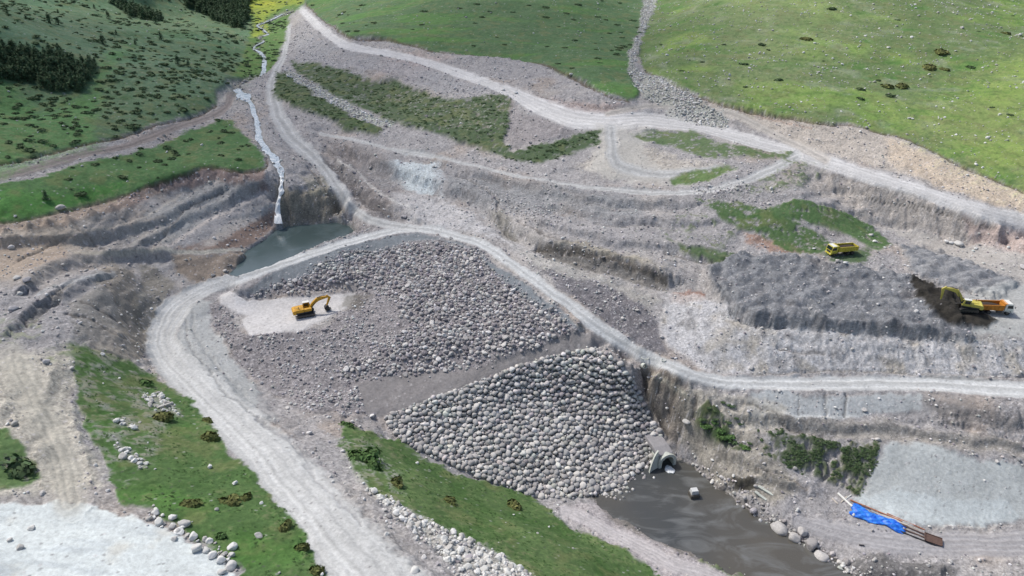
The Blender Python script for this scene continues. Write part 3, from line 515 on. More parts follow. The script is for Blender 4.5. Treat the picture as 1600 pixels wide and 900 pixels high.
for L, h, w in [([(560,240),(640,275),(700,300),(750,320),(790,350),(830,372),(900,395),(980,415),(1045,432)], 3.0, 17), ([(640,238),(720,264),(800,288),(900,309),(1000,320),(1080,318)], 1.8, 12), ([(870,322),(960,341),(1040,350),(1110,345)], 1.6, 11), ([(850,348),(940,372),(1040,390),(1110,398)], 2.0, 12),
    ([(520,245),(560,290),(610,325),(650,342)], 2.2, 14), ([(0,380),(110,372),(200,360),(260,345),(345,300)], 2.0, 13), ([(40,450),(110,412),(190,398),(250,400)], 2.4, 15), ([(20,510),(80,470),(150,436)], 2.0, 14), ([(230,380),(290,345),(350,318),(400,295)], 1.8, 12),
    ([(1170,650),(1290,668),(1400,674),(1600,700)], 1.5, 12), ([(1140,760),(1200,752),(1265,770)], 1.4, 10), ([(1060,645),(1120,690),(1180,735)], 1.8, 14), ([(1150,395),(1100,430),(1120,465),(1180,500),(1300,512),(1440,520)], 1.6, 12), ([(560,110),(640,140),(720,165),(790,175)], 1.4, 11), ([(1290,320),(1350,338),(1420,352)], 1.4, 10)]: bench(L, h, w)
soil = np.clip(ROUGH, 0, 1) * (1 - GRASS) * (1 - RIP) * (1 - FALLS) * (1 - FILL) * sstep(.16, .4, slope) * TERR
for per, ph, a_ in ((2.6, 0, .36), (1.05, .4, .3)):
    q = (Z0 + 1.1 * n20 * per + .35 * n6 * per) / per + ph; fr = q - np.floor(q); Z += soil * a_ * per * (sstep(.25, .75, fr) - fr) * sstep(-.35, .25, fbmW(57 + int(per), 16, 3))
Z -= soil * .35 * sstep(.35, .9, 1 - np.abs(vnoise(GX / 5 + .8 * n6, GYY / 16, 58)) * 2)
rill = 1 - np.abs(vnoise(GX / 2.4 + .5 * n6, GYY / 14, 51)) * 2; rill2 = 1 - np.abs(vnoise(GX / 1.1 + .4 * n2, GYY / 9, 52)) * 2
er = steep * np.clip(ROUGH, 0, 1) * (1 - GRASS) * (1 - RIP) * (1 - FALLS)
Z -= er * (.45 * sstep(.55, 1, rill) + .3 * sstep(.5, 1, rill2)); Z += er * (.28 * n07 + .15 * n2)
ledge = fbm(GX / 16, Z0 / .9, 53, 3)
Z += er * .3 * ledge
d, rid = worley((GX + 3.2 * n6 + 1.2 * n2) / 4.9, (GYY + 3.2 * n6 + n2) / 4.6, 3); Z += HEAP * .3 + HEAP * (.5 * fbmW(65, 2.6, 3) + 1.5 * np.maximum(0, 1 - d * 1.15) + .25 * rid)
d2, _ = worley((GX * .8 + GYY * .35) / 4.2, (GYY - .3 * GX) / 3.2, 4); Z += HEAP2 * 1.5 * np.maximum(0, 1 - d2 * 1.1)
d3, _ = worley(GX / 3.2, GYY / 3.2, 5); Z += DIRT * (.9 * np.maximum(0, 1 - d3)) + FILL * .3 * np.maximum(0, 1 - d3) * ROUGH
Z += sdf([(1340,872),(1385,866),(1410,880),(1480,884),(1480,920),(1350,905)], WX, WY).clip(0, 12) * .09
# tussocky sward
Z += GRASS * (.14 * n07 + .1 * np.abs(n2))
for (m, o, r) in TR: Z -= m * r * .12; Z += .28 * np.exp(-((np.abs(o) - 1.0) / .10) ** 2) * (np.abs(o) > .5) * np.clip(.6 + n2, 0, 1) * (m > .01)
for (poly, lo) in (([(925,778),(985,746),(1040,721),(1077,725),(1111,757),(1161,797),(1206,827),(1242,852),(1303,890),(1380,930),(1220,940),(1160,892),(1090,861),(1020,837),(958,804)], -.45),):
    w = sstep(-1, 5, sdf(poly, PXg + (WX - PXg) * .4, PYg + (WY - PYg) * .4)); Z = Z * (1 - w) + np.minimum(Z, lo + .12 * n2) * w
POND = [(358,427),(372,402),(386,388),(405,376),(424,362),(428,352),(446,349),(500,346),(530,338),(552,347),(556,356),(545,367),(482,391),(420,413),(372,430)]
w = sstep(-1, 3, sdf(POND, PXg + (WX - PXg) * .4, PYg + (WY - PYg) * .4)); Z = Z * (1 - w) + np.minimum(Z, 22.3 + .2 * n2) * w
mix(w, lin(90,98,96), .9)
# the stream's bed
STREAM = smooth_line([(458,18,2),(440,22,2),(415,34,2),(402,40,2),(412,46,2),(418,52,2),(404,58,2),(412,64,2),(400,70,2),(396,76,2),(408,82,2.6),(413,92,3),(411,104,3.2),(408,113,3),(392,121,2.5),(378,128,3),(368,136,5),(378,149,9),(392,160,4),(398,178,3.5),(403,195,4),(404,212,4.5),(412,230,4.5),(424,243,5),(434,258,5),(440,272,4),(441,284,3)], 4)
v, _ = lsdf(STREAM, PXg, PYg); w = sstep(-.8, .5, v); BED = w
Z -= w * .55; mix(w, lin(120,118,114), .8); setf(GRASS, w, 0)

# tone: fine mottling everywhere, paler rises, darker hollows
C *= (1 + .13 * n2 + .24 * n07 * (.08 + .92 * np.clip(ROUGH, 0, 1)) + .10 * n6)[..., None]
C *= np.array([.985, 1.035, .975], np.float32)
gr = GRASS[..., None]; C = C * (1 + gr * np.stack([.10 * n07 + .08 * n6, .06 * n07, .05 * n6], -1))
sp, sid = worley(GX / .55, GYY / .55, 21)
dots = (sid > 1 - .22 * STONE - .006) * sstep(.42, .28, sp) * (SCL > 2.2); mix(dots, lin(186,184,184), .55)
dk = (sid < .16 * STONE + .02) * sstep(.45, .25, sp); mix(dk, lin(86,82,84), .5)
soil_ = np.clip(1 - GRASS - RIP - WETB, 0, 1); GRAV0 = np.clip(ROUGH ** 1.4 * .75 + STONE * .3, 0, 1)
dry = GRASS * sstep(.05, .5, fbmW(66, 4, 5)) * .45; mix(dry, lin(118,122,82)); mix(GRASS * sstep(.2, .55, n07 + .4 * fbmW(67, 11, 3)) * .35, lin(132,128,104)); mix(GRASS * sstep(.1, .5, fbmW(68, 1.6, 3)) * .35, lin(54,84,40))
strata = fbm(GX / 26, (Z0 + 1.2 * n20) / .55, 59, 3) * sstep(.25, .6, slope) * TERR
C *= (1 + .20 * strata * soil_ * np.clip(ROUGH, 0, 1))[..., None]
C = C * (1 + soil_[..., None] * (np.array([.30, .27, .27], np.float32) * np.clip(.35 + GRAV0[..., None], 0, 1)))
C = np.clip(C, .012, .8)
print('painted', round(time.time() - T0, 1))

# ------------------------------------------------------------------ materials
def new_mat(name):
    m = bpy.data.materials.new(name); m.use_nodes = True; nt = m.node_tree; nt.nodes.clear()
    o = nt.nodes.new('ShaderNodeOutputMaterial'); b = nt.nodes.new('ShaderNodeBsdfPrincipled'); nt.links.new(b.outputs[0], o.inputs[0])
    return m, nt, b
def noise_node(nt, scale, detail=4, rough=.6, coord='Object', vec=None):
    n = nt.nodes.new('ShaderNodeTexNoise'); n.inputs['Scale'].default_value = scale; n.inputs['Detail'].default_value = detail; n.inputs['Roughness'].default_value = rough
    if vec is None:
        tc = nt.nodes.new('ShaderNodeTexCoord'); vec = tc.outputs[coord]
    nt.links.new(vec, n.inputs['Vector']); return n
def maprange(nt, src, a, b, c, d):
    r = nt.nodes.new('ShaderNodeMapRange'); r.inputs[1].default_value = a; r.inputs[2].default_value = b; r.inputs[3].default_value = c; r.inputs[4].default_value = d
    nt.links.new(src, r.inputs[0]); return r.outputs[0]
def mulcol(nt, col, fac):
    m = nt.nodes.new('ShaderNodeVectorMath'); m.operation = 'SCALE'; nt.links.new(col, m.inputs[0]); nt.links.new(fac, m.inputs['Scale']); return m.outputs[0]
def bump(nt, b, src, dist, strength=1.0):
    bn = nt.nodes.new('ShaderNodeBump'); bn.inputs['Distance'].default_value = dist; bn.inputs['Strength'].default_value = strength
    nt.links.new(src, bn.inputs['Height']); nt.links.new(bn.outputs[0], b.inputs['Normal'])
def plain(name, col, rough=.6, metal=0.0, var=.12, scale=3.0, bmp=0.0):
    m, nt, b = new_mat(name)
    rgb = nt.nodes.new('ShaderNodeRGB'); rgb.outputs[0].default_value = (*[float(c) for c in col], 1)
    nz = noise_node(nt, scale); f = maprange(nt, nz.outputs[0], .3, .7, 1 - var, 1 + var)
    nt.links.new(mulcol(nt, rgb.outputs[0], f), b.inputs['Base Color'])
    b.inputs['Roughness'].default_value = rough; b.inputs['Metallic'].default_value = metal
    if bmp: bump(nt, b, nz.outputs[0], bmp)
    return m
def attr_mat(name, rough=.95, var=.15, scale=1.2, bmp=.05, rnd=None):
    m, nt, b = new_mat(name)
    if rnd is None:
        a = nt.nodes.new('ShaderNodeAttribute'); a.attribute_name = 'tint'; col = a.outputs['Color']
    else:                                   # one object each: tint from the object's own random number
        oi = nt.nodes.new('ShaderNodeObjectInfo'); cr = nt.nodes.new('ShaderNodeValToRGB'); cr.color_ramp.elements[0].color = (*[float(c) for c in rnd[0]], 1); cr.color_ramp.elements[1].color = (*[float(c) for c in rnd[-1]], 1)
        for i, c in enumerate(rnd[1:-1]):
            e = cr.color_ramp.elements.new((i + 1) / (len(rnd) - 1)); e.color = (*[float(k) for k in c], 1)
        nt.links.new(oi.outputs['Random'], cr.inputs[0]); col = cr.outputs[0]
    nz = noise_node(nt, scale, 5, .7); f = maprange(nt, nz.outputs[0], .3, .7, 1 - var, 1 + var)
    nt.links.new(mulcol(nt, col, f), b.inputs['Base Color']); b.inputs['Roughness'].default_value = rough
    b.inputs['Specular IOR Level'].default_value = .25
    if bmp: bump(nt, b, nz.outputs[0], bmp)
    return m
def ground_mat():
    m, nt, b = new_mat('ground_cover'); a = nt.nodes.new('ShaderNodeAttribute'); a.attribute_name = 'tint'; tc = nt.nodes.new('ShaderNodeTexCoord')
    n1 = noise_node(nt, 1.6, 6, .75, vec=tc.outputs['Object']); f1 = maprange(nt, n1.outputs[0], .28, .72, .74, 1.26)
    vo = nt.nodes.new('ShaderNodeTexVoronoi'); vo.inputs['Scale'].default_value = 3.1; vo.inputs['Randomness'].default_value = 1.0; nt.links.new(tc.outputs['Object'], vo.inputs['Vector'])
    sp = nt.nodes.new('ShaderNodeSeparateColor'); nt.links.new(vo.outputs['Color'], sp.inputs[0]); f2 = maprange(nt, sp.outputs[0], 0, 1, .76, 1.26)
    vd = maprange(nt, vo.outputs['Distance'], 0, .6, 1.08, .82)
    mm = nt.nodes.new('ShaderNodeMath'); mm.operation = 'MULTIPLY'; nt.links.new(f2, mm.inputs[0]); nt.links.new(vd, mm.inputs[1])
    mf = nt.nodes.new('ShaderNodeMix'); mf.inputs[2].default_value = 1.0; nt.links.new(a.outputs['Alpha'], mf.inputs[0]); nt.links.new(mm.outputs[0], mf.inputs[3])
    nt.links.new(mulcol(nt, mulcol(nt, a.outputs['Color'], f1), mf.outputs[0]), b.inputs['Base Color']); b.inputs['Roughness'].default_value = .95; b.inputs['Specular IOR Level'].default_value = .2
    ad = nt.nodes.new('ShaderNodeMath'); ad.operation = 'MULTIPLY_ADD'; nt.links.new(mf.outputs[0], ad.inputs[0]); ad.inputs[1].default_value = .35; nt.links.new(n1.outputs[0], ad.inputs[2]); bump(nt, b, ad.outputs[0], .14); return m
gm = ground_mat()
# gravel share of the ground, kept in the tint's fourth channel
GRAV = np.clip(ROUGH ** 1.4 * .75 + STONE * .3, 0, 1) * (1 - .75 * GRASS) * (1 - WETB)
# an extra, finer grain for the sward and the gravel
def grid_mesh(name, X, Y, Zv, col, mat):
    nj, ni = X.shape; me = bpy.data.meshes.new(name)
    co = np.stack([X, Y, Zv], -1).astype(np.float32).reshape(-1)
    me.vertices.add(nj * ni); me.vertices.foreach_set('co', co)
    idx = np.arange(nj * ni).reshape(nj, ni)
    q = np.stack([idx[:-1, :-1], idx[:-1, 1:], idx[1:, 1:], idx[1:, :-1]], -1).reshape(-1).astype(np.int32); nf = q.size // 4
    me.loops.add(q.size); me.loops.foreach_set('vertex_index', q); me.polygons.add(nf)
    me.polygons.foreach_set('loop_start', np.arange(nf, dtype=np.int32) * 4)
    me.update(calc_edges=True); me.polygons.foreach_set('use_smooth', np.ones(nf, bool))
    if col is not None:
        a = me.color_attributes.new('tint', 'FLOAT_COLOR', 'POINT'); c4 = np.ones((nj * ni, 4), np.float32); c4[:, :col.shape[-1]] = col.reshape(-1, col.shape[-1]); a.data.foreach_set('color', c4.reshape(-1))
    me.materials.append(mat); o = bpy.data.objects.new(name, me); COL.objects.link(o); return o
def tag(o, label=None, cat=None, group=None, kind=None):
    if label: o['label'] = label
    if cat: o['category'] = cat
    if group: o['group'] = group
    if kind: o['kind'] = kind
    return o
ground = tag(grid_mesh('terrain', GX, GYY, Z, np.concatenate([C, GRAV[..., None]], -1), gm), 'excavated valley floor, gravel slopes, dirt tracks and green meadows', 'terrain', kind='structure')
# outer country to the horizon, lower than the surveyed sheet where they overlap
ox = np.concatenate([np.linspace(-5200, -700, 24), np.linspace(-640, 640, 65), np.linspace(700, 5200, 24)]); oy = np.concatenate([np.linspace(-2500, -200, 14), np.linspace(-160, 700, 44), np.linspace(760, 6500, 40)])
OX, OY = np.meshgrid(ox, oy)
oz = rbf(np.clip(OX, -420, 450), np.clip(OY, 0, 650))
far = np.maximum(np.maximum(np.abs(OX) - 430, 0), np.maximum(np.maximum(OY - 660, 0), -OY))
oz = oz + .16 * np.minimum(far, 1500) * (1 + .6 * fbm(OX / 500, OY / 500, 71, 4)) * (OY > -50) + 12 * fbm(OX / 260, OY / 260, 72, 3) * sstep(0, 200, far)
inside = (np.abs(OX) < SW * (OY * .85 + 55) + 30) & (OY > 10) & (OY < 650); oz = oz - 12 * inside
oc = np.empty(OX.shape + (3,), np.float32); oc[:] = lin(82,112,74); oc *= (1 + .3 * fbm(OX / 120, OY / 120, 73, 4))[..., None]
tag(grid_mesh('hills', OX, OY, oz, oc, gm), 'green grassy hills around the valley', 'hills', kind='structure')

# height of the ground anywhere, and the ground point seen at a survey position
def ground_z(x, y, A=None):
    A = Z if A is None else A
    x = np.asarray(x, float); y = np.asarray(y, float)
    j = np.log(np.clip(y, Y0 + .01, Y1 - 1) / Y0) / math.log(Y1 / Y0) * (NJ - 1)
    i = (x / (SW * (y * .85 + 55)) + 1) / 2 * (NI - 1)
    j0 = np.clip(j.astype(int), 0, NJ - 2); i0 = np.clip(i.astype(int), 0, NI - 2); fj = j - j0; fi = np.clip(i - i0, 0, 1)
    return (A[j0, i0] * (1 - fj) * (1 - fi) + A[j0, i0 + 1] * (1 - fj) * fi + A[j0 + 1, i0] * fj * (1 - fi) + A[j0 + 1, i0 + 1] * fj * fi)
def hit(px, py, A=None):
    u, f, d = ray(px, py); y = np.linspace(40, 620, 2400); t = y / f
    g = CAM_H + d * t - ground_z(u * t, y, A); k = int(np.argmax(g < 0)) if (g < 0).any() else len(y) - 1
    k = max(k, 1); a = g[k - 1] / (g[k - 1] - g[k] + 1e-9); tt = t[k - 1] + (t[k] - t[k - 1]) * a
    return float(u * tt), float(f * tt), float(CAM_H + d * tt)
# ------------------------------------------------------------------ mesh helpers
rng = np.random.default_rng(7); random.seed(7)
def raw_mesh(name, V, F, mat, tint=None, smooth=True):
    """V (n,3), F (m,k) with k = 3 or 4"""
    me = bpy.data.meshes.new(name); V = np.asarray(V, np.float32); F = np.asarray(F, np.int32); k = F.shape[1]
    me.vertices.add(len(V)); me.vertices.foreach_set('co', V.reshape(-1))
    me.loops.add(F.size); me.loops.foreach_set('vertex_index', F.reshape(-1)); me.polygons.add(len(F))
    me.polygons.foreach_set('loop_start', np.arange(len(F), dtype=np.int32) * k)
    me.update(calc_edges=True); me.polygons.foreach_set('use_smooth', np.full(len(F), smooth, bool))
    if tint is not None:
        a = me.color_attributes.new('tint', 'FLOAT_COLOR', 'POINT'); c = np.ones((len(V), 4), np.float32); c[:, :3] = tint; a.data.foreach_set('color', c.reshape(-1))
    me.materials.append(mat); return me
def link(name, me, parent=None, loc=None, rot=None, scale=None):
    o = bpy.data.objects.new(name, me); COL.objects.link(o)
    if parent is not None: o.parent = parent
    if loc is not None: o.location = loc
    if rot is not None: o.rotation_euler = rot
    if scale is not None: o.scale = scale
    return o
def ico(sub):
    bm = bmesh.new(); bmesh.ops.create_icosphere(bm, subdivisions=sub, radius=1)
    V = np.array([v.co[:] for v in bm.verts]); F = np.array([[v.index for v in f.verts] for f in bm.faces]); bm.free(); return V, F
ICO = {s: ico(s) for s in (1, 2, 3)}
def rock_shape(sub, seed, rough=.22, cuts=9, flat=.72):
    """a ball with planes cut off it, then roughened"""
    V, F = ICO[sub]; V = V.copy(); r = np.random.default_rng(seed)
    for _ in range(cuts):
        nrm = r.normal(size=3); nrm /= np.linalg.norm(nrm); d = r.uniform(.62, .92)
        s = V @ nrm; over = s > d; V[over] -= np.outer(s[over] - d, nrm)
    for k in range(3):
        w = r.normal(size=(3,)) * (1.5 + k * 1.6); V *= (1 + rough / (k + 1.5) * np.sin(V @ w + r.uniform(0, 6)) * .5)[:, None]
    V *= np.array([r.uniform(.9, 1.2), r.uniform(.8, 1.05), flat * r.uniform(.85, 1.1)]); return V, F
def rot_z(a): c, s = math.cos(a), math.sin(a); return np.array([[c, -s, 0], [s, c, 0], [0, 0, 1]])
def merged(variants, xyz, size, tints, sq=None, tilt=.5):
    Vs, Fs, Ts = [], [], []; base = 0
    for i in range(len(xyz)):
        V, F = variants[i % len(variants)]
        R = rot_z(rng.uniform(0, 6.28)); b = rng.uniform(-tilt, tilt); c, s = math.cos(b), math.sin(b)
        R = R @ np.array([[1, 0, 0], [0, c, -s], [0, s, c]])
        W = (V * size[i] * (sq[i] if sq is not None else 1)) @ R.T + xyz[i]
        Vs.append(W); Fs.append(F + base); base += len(V); Ts.append(np.repeat(tints[i][None], len(V), 0))
    return np.concatenate(Vs), np.concatenate(Fs), np.concatenate(Ts)
area_w = (GYY * .85 + 55) * GYY
vis = (PXg > -30) & (PXg < 1630) & (PYg > -30) & (PYg < 930)
def scatter(mask, n, power=1.0):
    w = (np.clip(mask, 0, 1) ** power * area_w * vis).ravel(); c = np.cumsum(w, dtype=np.float64); k = np.searchsorted(c, rng.uniform(0, c[-1], n))
    j, i = np.unravel_index(np.clip(k, 0, w.size - 1), GX.shape)
    x = GX[j, i] + rng.uniform(-.2, .2, n); y = GYY[j, i] + rng.uniform(-.2, .2, n); return x, y
def poisson(x, y, r, keep=None):
    """greedy thinning by a spatial hash: point i keeps a disk of radius r[i]"""
    cell = float(np.max(r)) * 2; H = {}; ok = []
    for i in range(len(x)):
        a, b = int(x[i] // cell), int(y[i] // cell); good = True
        for da in (-1, 0, 1):
            for db in (-1, 0, 1):
                for k in H.get((a + da, b + db), ()):
                    if (x[k] - x[i]) ** 2 + (y[k] - y[i]) ** 2 < (r[k] + r[i]) ** 2: good = False; break
                if not good: break
            if not good: break
        if good: H.setdefault((a, b), []).append(i); ok.append(i)
    return np.array(ok, int)
def tints(n, cols, jit=.10):
    c = np.array(cols)[rng.integers(0, len(cols), n)]; return np.clip(c * (1 + rng.normal(0, jit, (n, 1))) * (1 + rng.normal(0, .02, (n, 3))), .01, .8)
GREYS = [lin(188,185,182), lin(168,165,163), lin(204,201,197), lin(152,149,148), lin(180,177,174), lin(160,160,160)]
PALES = [lin(206,206,202), lin(186,184,180), lin(216,216,214), lin(170,168,164)]
DARKS = [lin(164,160,164), lin(142,137,141), lin(186,184,184), lin(126,122,126), lin(204,202,202)]
rock_stuff = attr_mat('stone_surface', .9, .22, 2.2, .05)
rock_rip = attr_mat('riprap_stone', .85, .20, 2.2, .04, GREYS)
rock_fill = attr_mat('fill_stone', .9, .22, 2.2, .04, DARKS)
rock_pale = attr_mat('pale_stone', .9, .15, 2.0, .04, PALES)
HI = [rock_shape(2, s, .2, 13) for s in range(8)]; HI3 = [rock_shape(3, 40 + s, .14, 12, .8) for s in range(5)]
LO = [rock_shape(1, 90 + s, .2, 5) for s in range(6)]; MD = [rock_shape(2, 120 + s, .25, 12, .7) for s in range(6)]
MARKS = [(985,600,'the top right corner of the riprap'),(820,650,'the middle of the riprap'),(930,650,'the right half of the riprap'),(740,700,'the lower left riprap edge'),(880,740,'the bottom edge of the riprap'),(760,620,'the top edge of the riprap'),(860,590,'the upper right riprap edge'),(690,660,'the left end of the riprap'),(600,420,'the upper left of the rockfill'),(740,430,'the top of the rockfill'),(700,540,'the lower middle of the rockfill'),(850,520,'the lower right rockfill corner'),(420,560,'the gravel under the pad'),(1040,705,'the culvert mouth'),(480,480,'the yellow excavator pad'),(460,375,'the dammed pond'),(680,372,'the crest track bend'),(930,525,'the crossing of berm and track'),(600,660,'the left tip of the riprap'),(840,790,'the foot of the green slope'),
 (720,560,'the upper side of the berm'),(350,560,'the inner curve of the left track'),(1315,385,'the yellow dump truck'),(1500,470,'the loading excavator'),(1250,450,'the dark stockpile'),(1420,330,'the eroded road bank'),(1060,230,'the small grass islands'),(1130,350,'the right grassy knoll'),
 (1370,815,'the blue tarpaulin'),(1210,830,'the river bank boulders'),(1480,760,'the pale silt wall'),(1300,610,'the level right track'),(980,470,'the dark gravel beside the descending track'),(850,300,'the middle path'),(620,200,'the scrub embankment'),(440,300,'the waterfall'),(760,150,'the upper road'),
 (150,400,'the left cut face'),(40,470,'the left rubble plateau'),(60,640,'the pale ground at the left edge'),(240,640,'the stone heap on the left grass'),(220,800,'the silt mound'),(600,790,'the wide pale track'),(780,880,'the bottom edge of the picture'),(1070,160,'the gully mouth'),(1000,60,'the gully between the meadows'),
 (1390,135,'the round olive shrubs'),(1470,90,'the large olive shrub'),(1560,60,'the top right corner'),(1570,250,'the right edge of the meadow'),(1250,60,'the pale streak of the right meadow'),(1230,150,'the lower rim of the right meadow'),(100,300,'the lower left grass strip'),(900,90,'the middle meadow'),(640,500,'the bare patch in the rockfill'),(800,480,'the right side of the rockfill')]
MX = np.array([(m[0], m[1]) for m in MARKS], float)
def near(px, py):
    return MARKS[int(np.argmin(((MX - (px, py)) ** 2).sum(1)))][2]
TONES = ('pale', 'mid grey', 'dark')
def tone_mats(base, cols):
    c = sorted(cols, key=lambda k: -float(k.sum())); n = len(c); out = []
    for t in range(3):
        q = c[t * n // 3:max((t + 1) * n // 3, t * n // 3 + 1)]; out.append(attr_mat(base + '_' + TONES[t].replace(' ', '_'), .9, .2, 2.2, .04, list(q) if len(q) > 1 else [q[0] * .93, q[0] * 1.05]))
    return out
def rocks(kind, x, y, r, noun, cat, group, stuff_name, stuff_label, mat, cols, hi, lo, sink=.35, limit=300, tilt=.5):
    z = ground_z(x, y) + r * (.72 - sink) * .6
    px, py = project(x, y, z); sc = FPX / (y * CP - (z - CAM_H) * SP)
    inside = (px > 0) & (px < 1600) & (py > 0) & (py < 900)
    order = np.argsort(-(r * sc * inside)); big = order[:limit]; rest = order[limit:]
    mats = tone_mats(kind, cols); mes = [[raw_mesh(kind, V, F, m, None, kind == 'riprap_boulder') for V, F in hi] for m in mats]; q1, q2 = np.quantile(r[big], [.4, .75])
    for k, i in enumerate(big):
        s = r[i]; t = int(rng.integers(3))
        o = link(kind, mes[t][k % len(hi)], loc=(x[i], y[i], z[i]), rot=(rng.uniform(-tilt, tilt), rng.uniform(-tilt, tilt), rng.uniform(0, 6.28)), scale=(s * rng.uniform(.9, 1.12), s * rng.uniform(.88, 1.1), s * rng.uniform(.85, 1.1)))
        tag(o, ('small ' if s < q1 else 'medium sized ' if s < q2 else 'large ') + TONES[t] + ' ' + noun + ' near ' + near(px[i], py[i]), cat, group)
    if len(rest):
        V, F, T = merged(lo, np.stack([x, y, z], 1)[rest], r[rest], tints(len(rest), cols), tilt=tilt)
        tag(link(stuff_name, raw_mesh(stuff_name, V, F, rock_stuff, T, kind == 'riprap_boulder')), stuff_label, cat, kind='stuff')

# riprap: rounded boulders packed over the lower face of the dam
x, y = scatter((RIP > .45) * (PYg < 790) * (1 + slope), 110000); r = np.clip(rng.gamma(6, .068, len(x)), .18, .84); o_ = np.argsort(-r * rng.uniform(.5, 1, len(r))); x, y, r = x[o_], y[o_], r[o_]
sl = slope[np.clip((np.log(y / Y0) / math.log(Y1 / Y0) * (NJ - 1)).astype(int), 0, NJ - 1), np.clip(((x / (SW * (y * .85 + 55)) + 1) / 2 * (NI - 1)).astype(int), 0, NI - 1)]
k = poisson(x, y, r * .72 / (1 + .4 * np.clip(sl, 0, 1.8))); x, y, r = x[k], y[k], r[k]; print('riprap', len(x))
rocks('riprap_boulder', x, y, r * 1.0, 'riprap boulder', 'boulder', 'boulders paving the lower face of the dam', 'riprap_stones', 'smaller grey stones packed between the boulders of the dam face', rock_rip, GREYS, HI, [rock_shape(2, 60 + s, .2, 12) for s in range(6)], .34, tilt=.4)
# trailing stones at the foot of the face, into the water
x, y = scatter(region([(900,745),(985,745),(990,770),(970,785),(900,775)], 4) + .5 * region([(985,700),(1035,720),(1020,745),(970,760)], 4), 260); r = rng.uniform(.25, .6, len(x)); k = poisson(x, y, r * .8); x, y, r = x[k], y[k], r[k]
z = np.maximum(ground_z(x, y), -.15) + r * .25
V, F, T = merged(LO, np.stack([x, y, z], 1), r, tints(len(x), GREYS)); tag(link('shore_stones', raw_mesh('shore_stones', V, F, rock_stuff, T)), 'small grey stones spilling from the dam foot into the water', 'stones', kind='stuff')

L_ = smooth_line([(a, b, 9) for a, b in [(1085,712),(1125,745),(1172,782),(1212,812),(1262,846),(1325,888)]]); v, _ = lsdf(L_, PXg, PYg); x, y = scatter(sstep(-.2, .6, v), 420); r = np.clip(rng.gamma(4, .1, len(x)), .15, .85); k = poisson(x, y, r * .8); x, y, r = x[k], y[k], r[k]
V, F, T = merged(MD, np.stack([x, y, np.maximum(ground_z(x, y), -.1) + r * .25], 1), r, tints(len(x), GREYS)); tag(link('bank_stones', raw_mesh('bank_stones', V, F, rock_stuff, T, False)), 'grey stones lining the right bank of the lower river', 'stones', kind='stuff')
# loose rock on the upper face
DENSE = region([(690,381),(745,398),(790,440),(855,482),(905,520),(850,538),(720,576),(640,588),(560,596),(530,590),(560,560),(610,545),(640,505),(600,462),(540,450),(450,458),(395,458),(440,440),(500,415),(570,393),(640,382)], 5)
clump = sstep(-.45, .25, n6 + .5 * n2)
den = np.clip(DENSE * (.3 + .7 * clump) + (.12 * FILL) * clump * (ROUGH > .6), 0, 1) * (1 - PAD) * (RIP < .1)
x, y = scatter(den, 15000); r = np.clip(rng.gamma(5, .085, len(x)), .2, .95); o_ = np.argsort(-r * rng.uniform(.5, 1, len(r))); x, y, r = x[o_], y[o_], r[o_]
qx, qy = project(x, y, ground_z(x, y)); dn = sdf([(690,381),(745,398),(790,440),(855,482),(905,520),(850,538),(720,576),(640,588),(560,596),(530,590),(560,560),(610,545),(640,505),(600,462),(540,450),(450,458),(395,458),(440,440),(500,415),(570,393),(640,382)], qx, qy); r = r * np.where(dn > -3, .80, .5)
k = poisson(x, y, r * .74); x, y, r = x[k][:9000], y[k][:9000], r[k][:9000]; print('fill rocks', len(x))
rocks('rockfill_boulder', x, y, r, 'angular fill rock', 'rock', 'rocks tipped over the upper dam slope', 'rockfill_stones', 'countless angular stones tipped over the upper dam slope', rock_fill, DARKS + GREYS, MD, [rock_shape(1, 160 + s, .2, 4) for s in range(8)], .25)

# stones lying loose on soil, by how stony the soil is
den = np.clip(STONE, 0, 1) ** 1.3 * (RIP < .1) * (GRASS < .5) * (.35 + .65 * sstep(-.2, .4, n6 + .4 * n2)) * (1 - PAD) * (WETB < .3) * (DENSE < .3)
x, y = scatter(den * (SCL > 2.6), 22000); r = np.clip(rng.gamma(2.6, .062, len(x)), .10, .75)
rocks('loose_stone', x, y, r, 'loose stone on soil', 'stone', 'stones scattered over the bare slopes', 'scattered_stones', 'small loose stones strewn over the bare slopes', rock_pale, PALES + GREYS + DARKS, MD, LO, .2)
# bands of pale stones: beside the left track, in the gully, along the pipe-line cut
den = region([(560,740),(600,770),(650,802),(700,835),(760,862),(830,904),(860,960),(780,960),(690,875),(620,812)], 4) + region([(215,612),(240,612),(272,635),(280,650),(250,646),(225,630)], 3) + region([(190,658),(225,660),(220,668),(195,668)], 3) + region([(185,680),(230,730),(215,740),(180,700)], 4) + .8 * region([(1030,120),(1080,150),(1135,185),(1100,195),(1060,168),(1035,150)], 3) + .8 * region([(1045,170),(1130,178),(1134,197),(1080,190)], 3) + .6 * ROCKLINE + .35 * GULLY + .5 * region([(240,790),(300,830),(375,880),(380,900),(350,890),(300,850),(235,820)], 4)
x, y = scatter(np.clip(den, 0, 1), 3600); r = np.clip(rng.gamma(4, .075, len(x)), .15, .7)
rocks('pale_stone', x, y, r, 'bank field stone', 'stone', 'pale stones banked beside tracks and in the gully', 'pale_stones', 'pale field stones banked beside the tracks and in the gully', rock_pale, PALES, MD, LO, .2)
# stones in the meadows
x, y = scatter(RGT * sstep(-.3, .3, n6) + .10 * LB + .06 * MID + .05 * LOWG + .05 * CB + .03 * HILL, 4200); r = np.clip(rng.gamma(2.6, .09, len(x)), .14, 1.0)
rocks('meadow_stone', x, y, r, 'meadow stone', 'stone', 'pale stones dotted over the meadows', 'meadow_stones', 'small pale stones dotted over the meadows', rock_pale, PALES, MD, LO, .25)

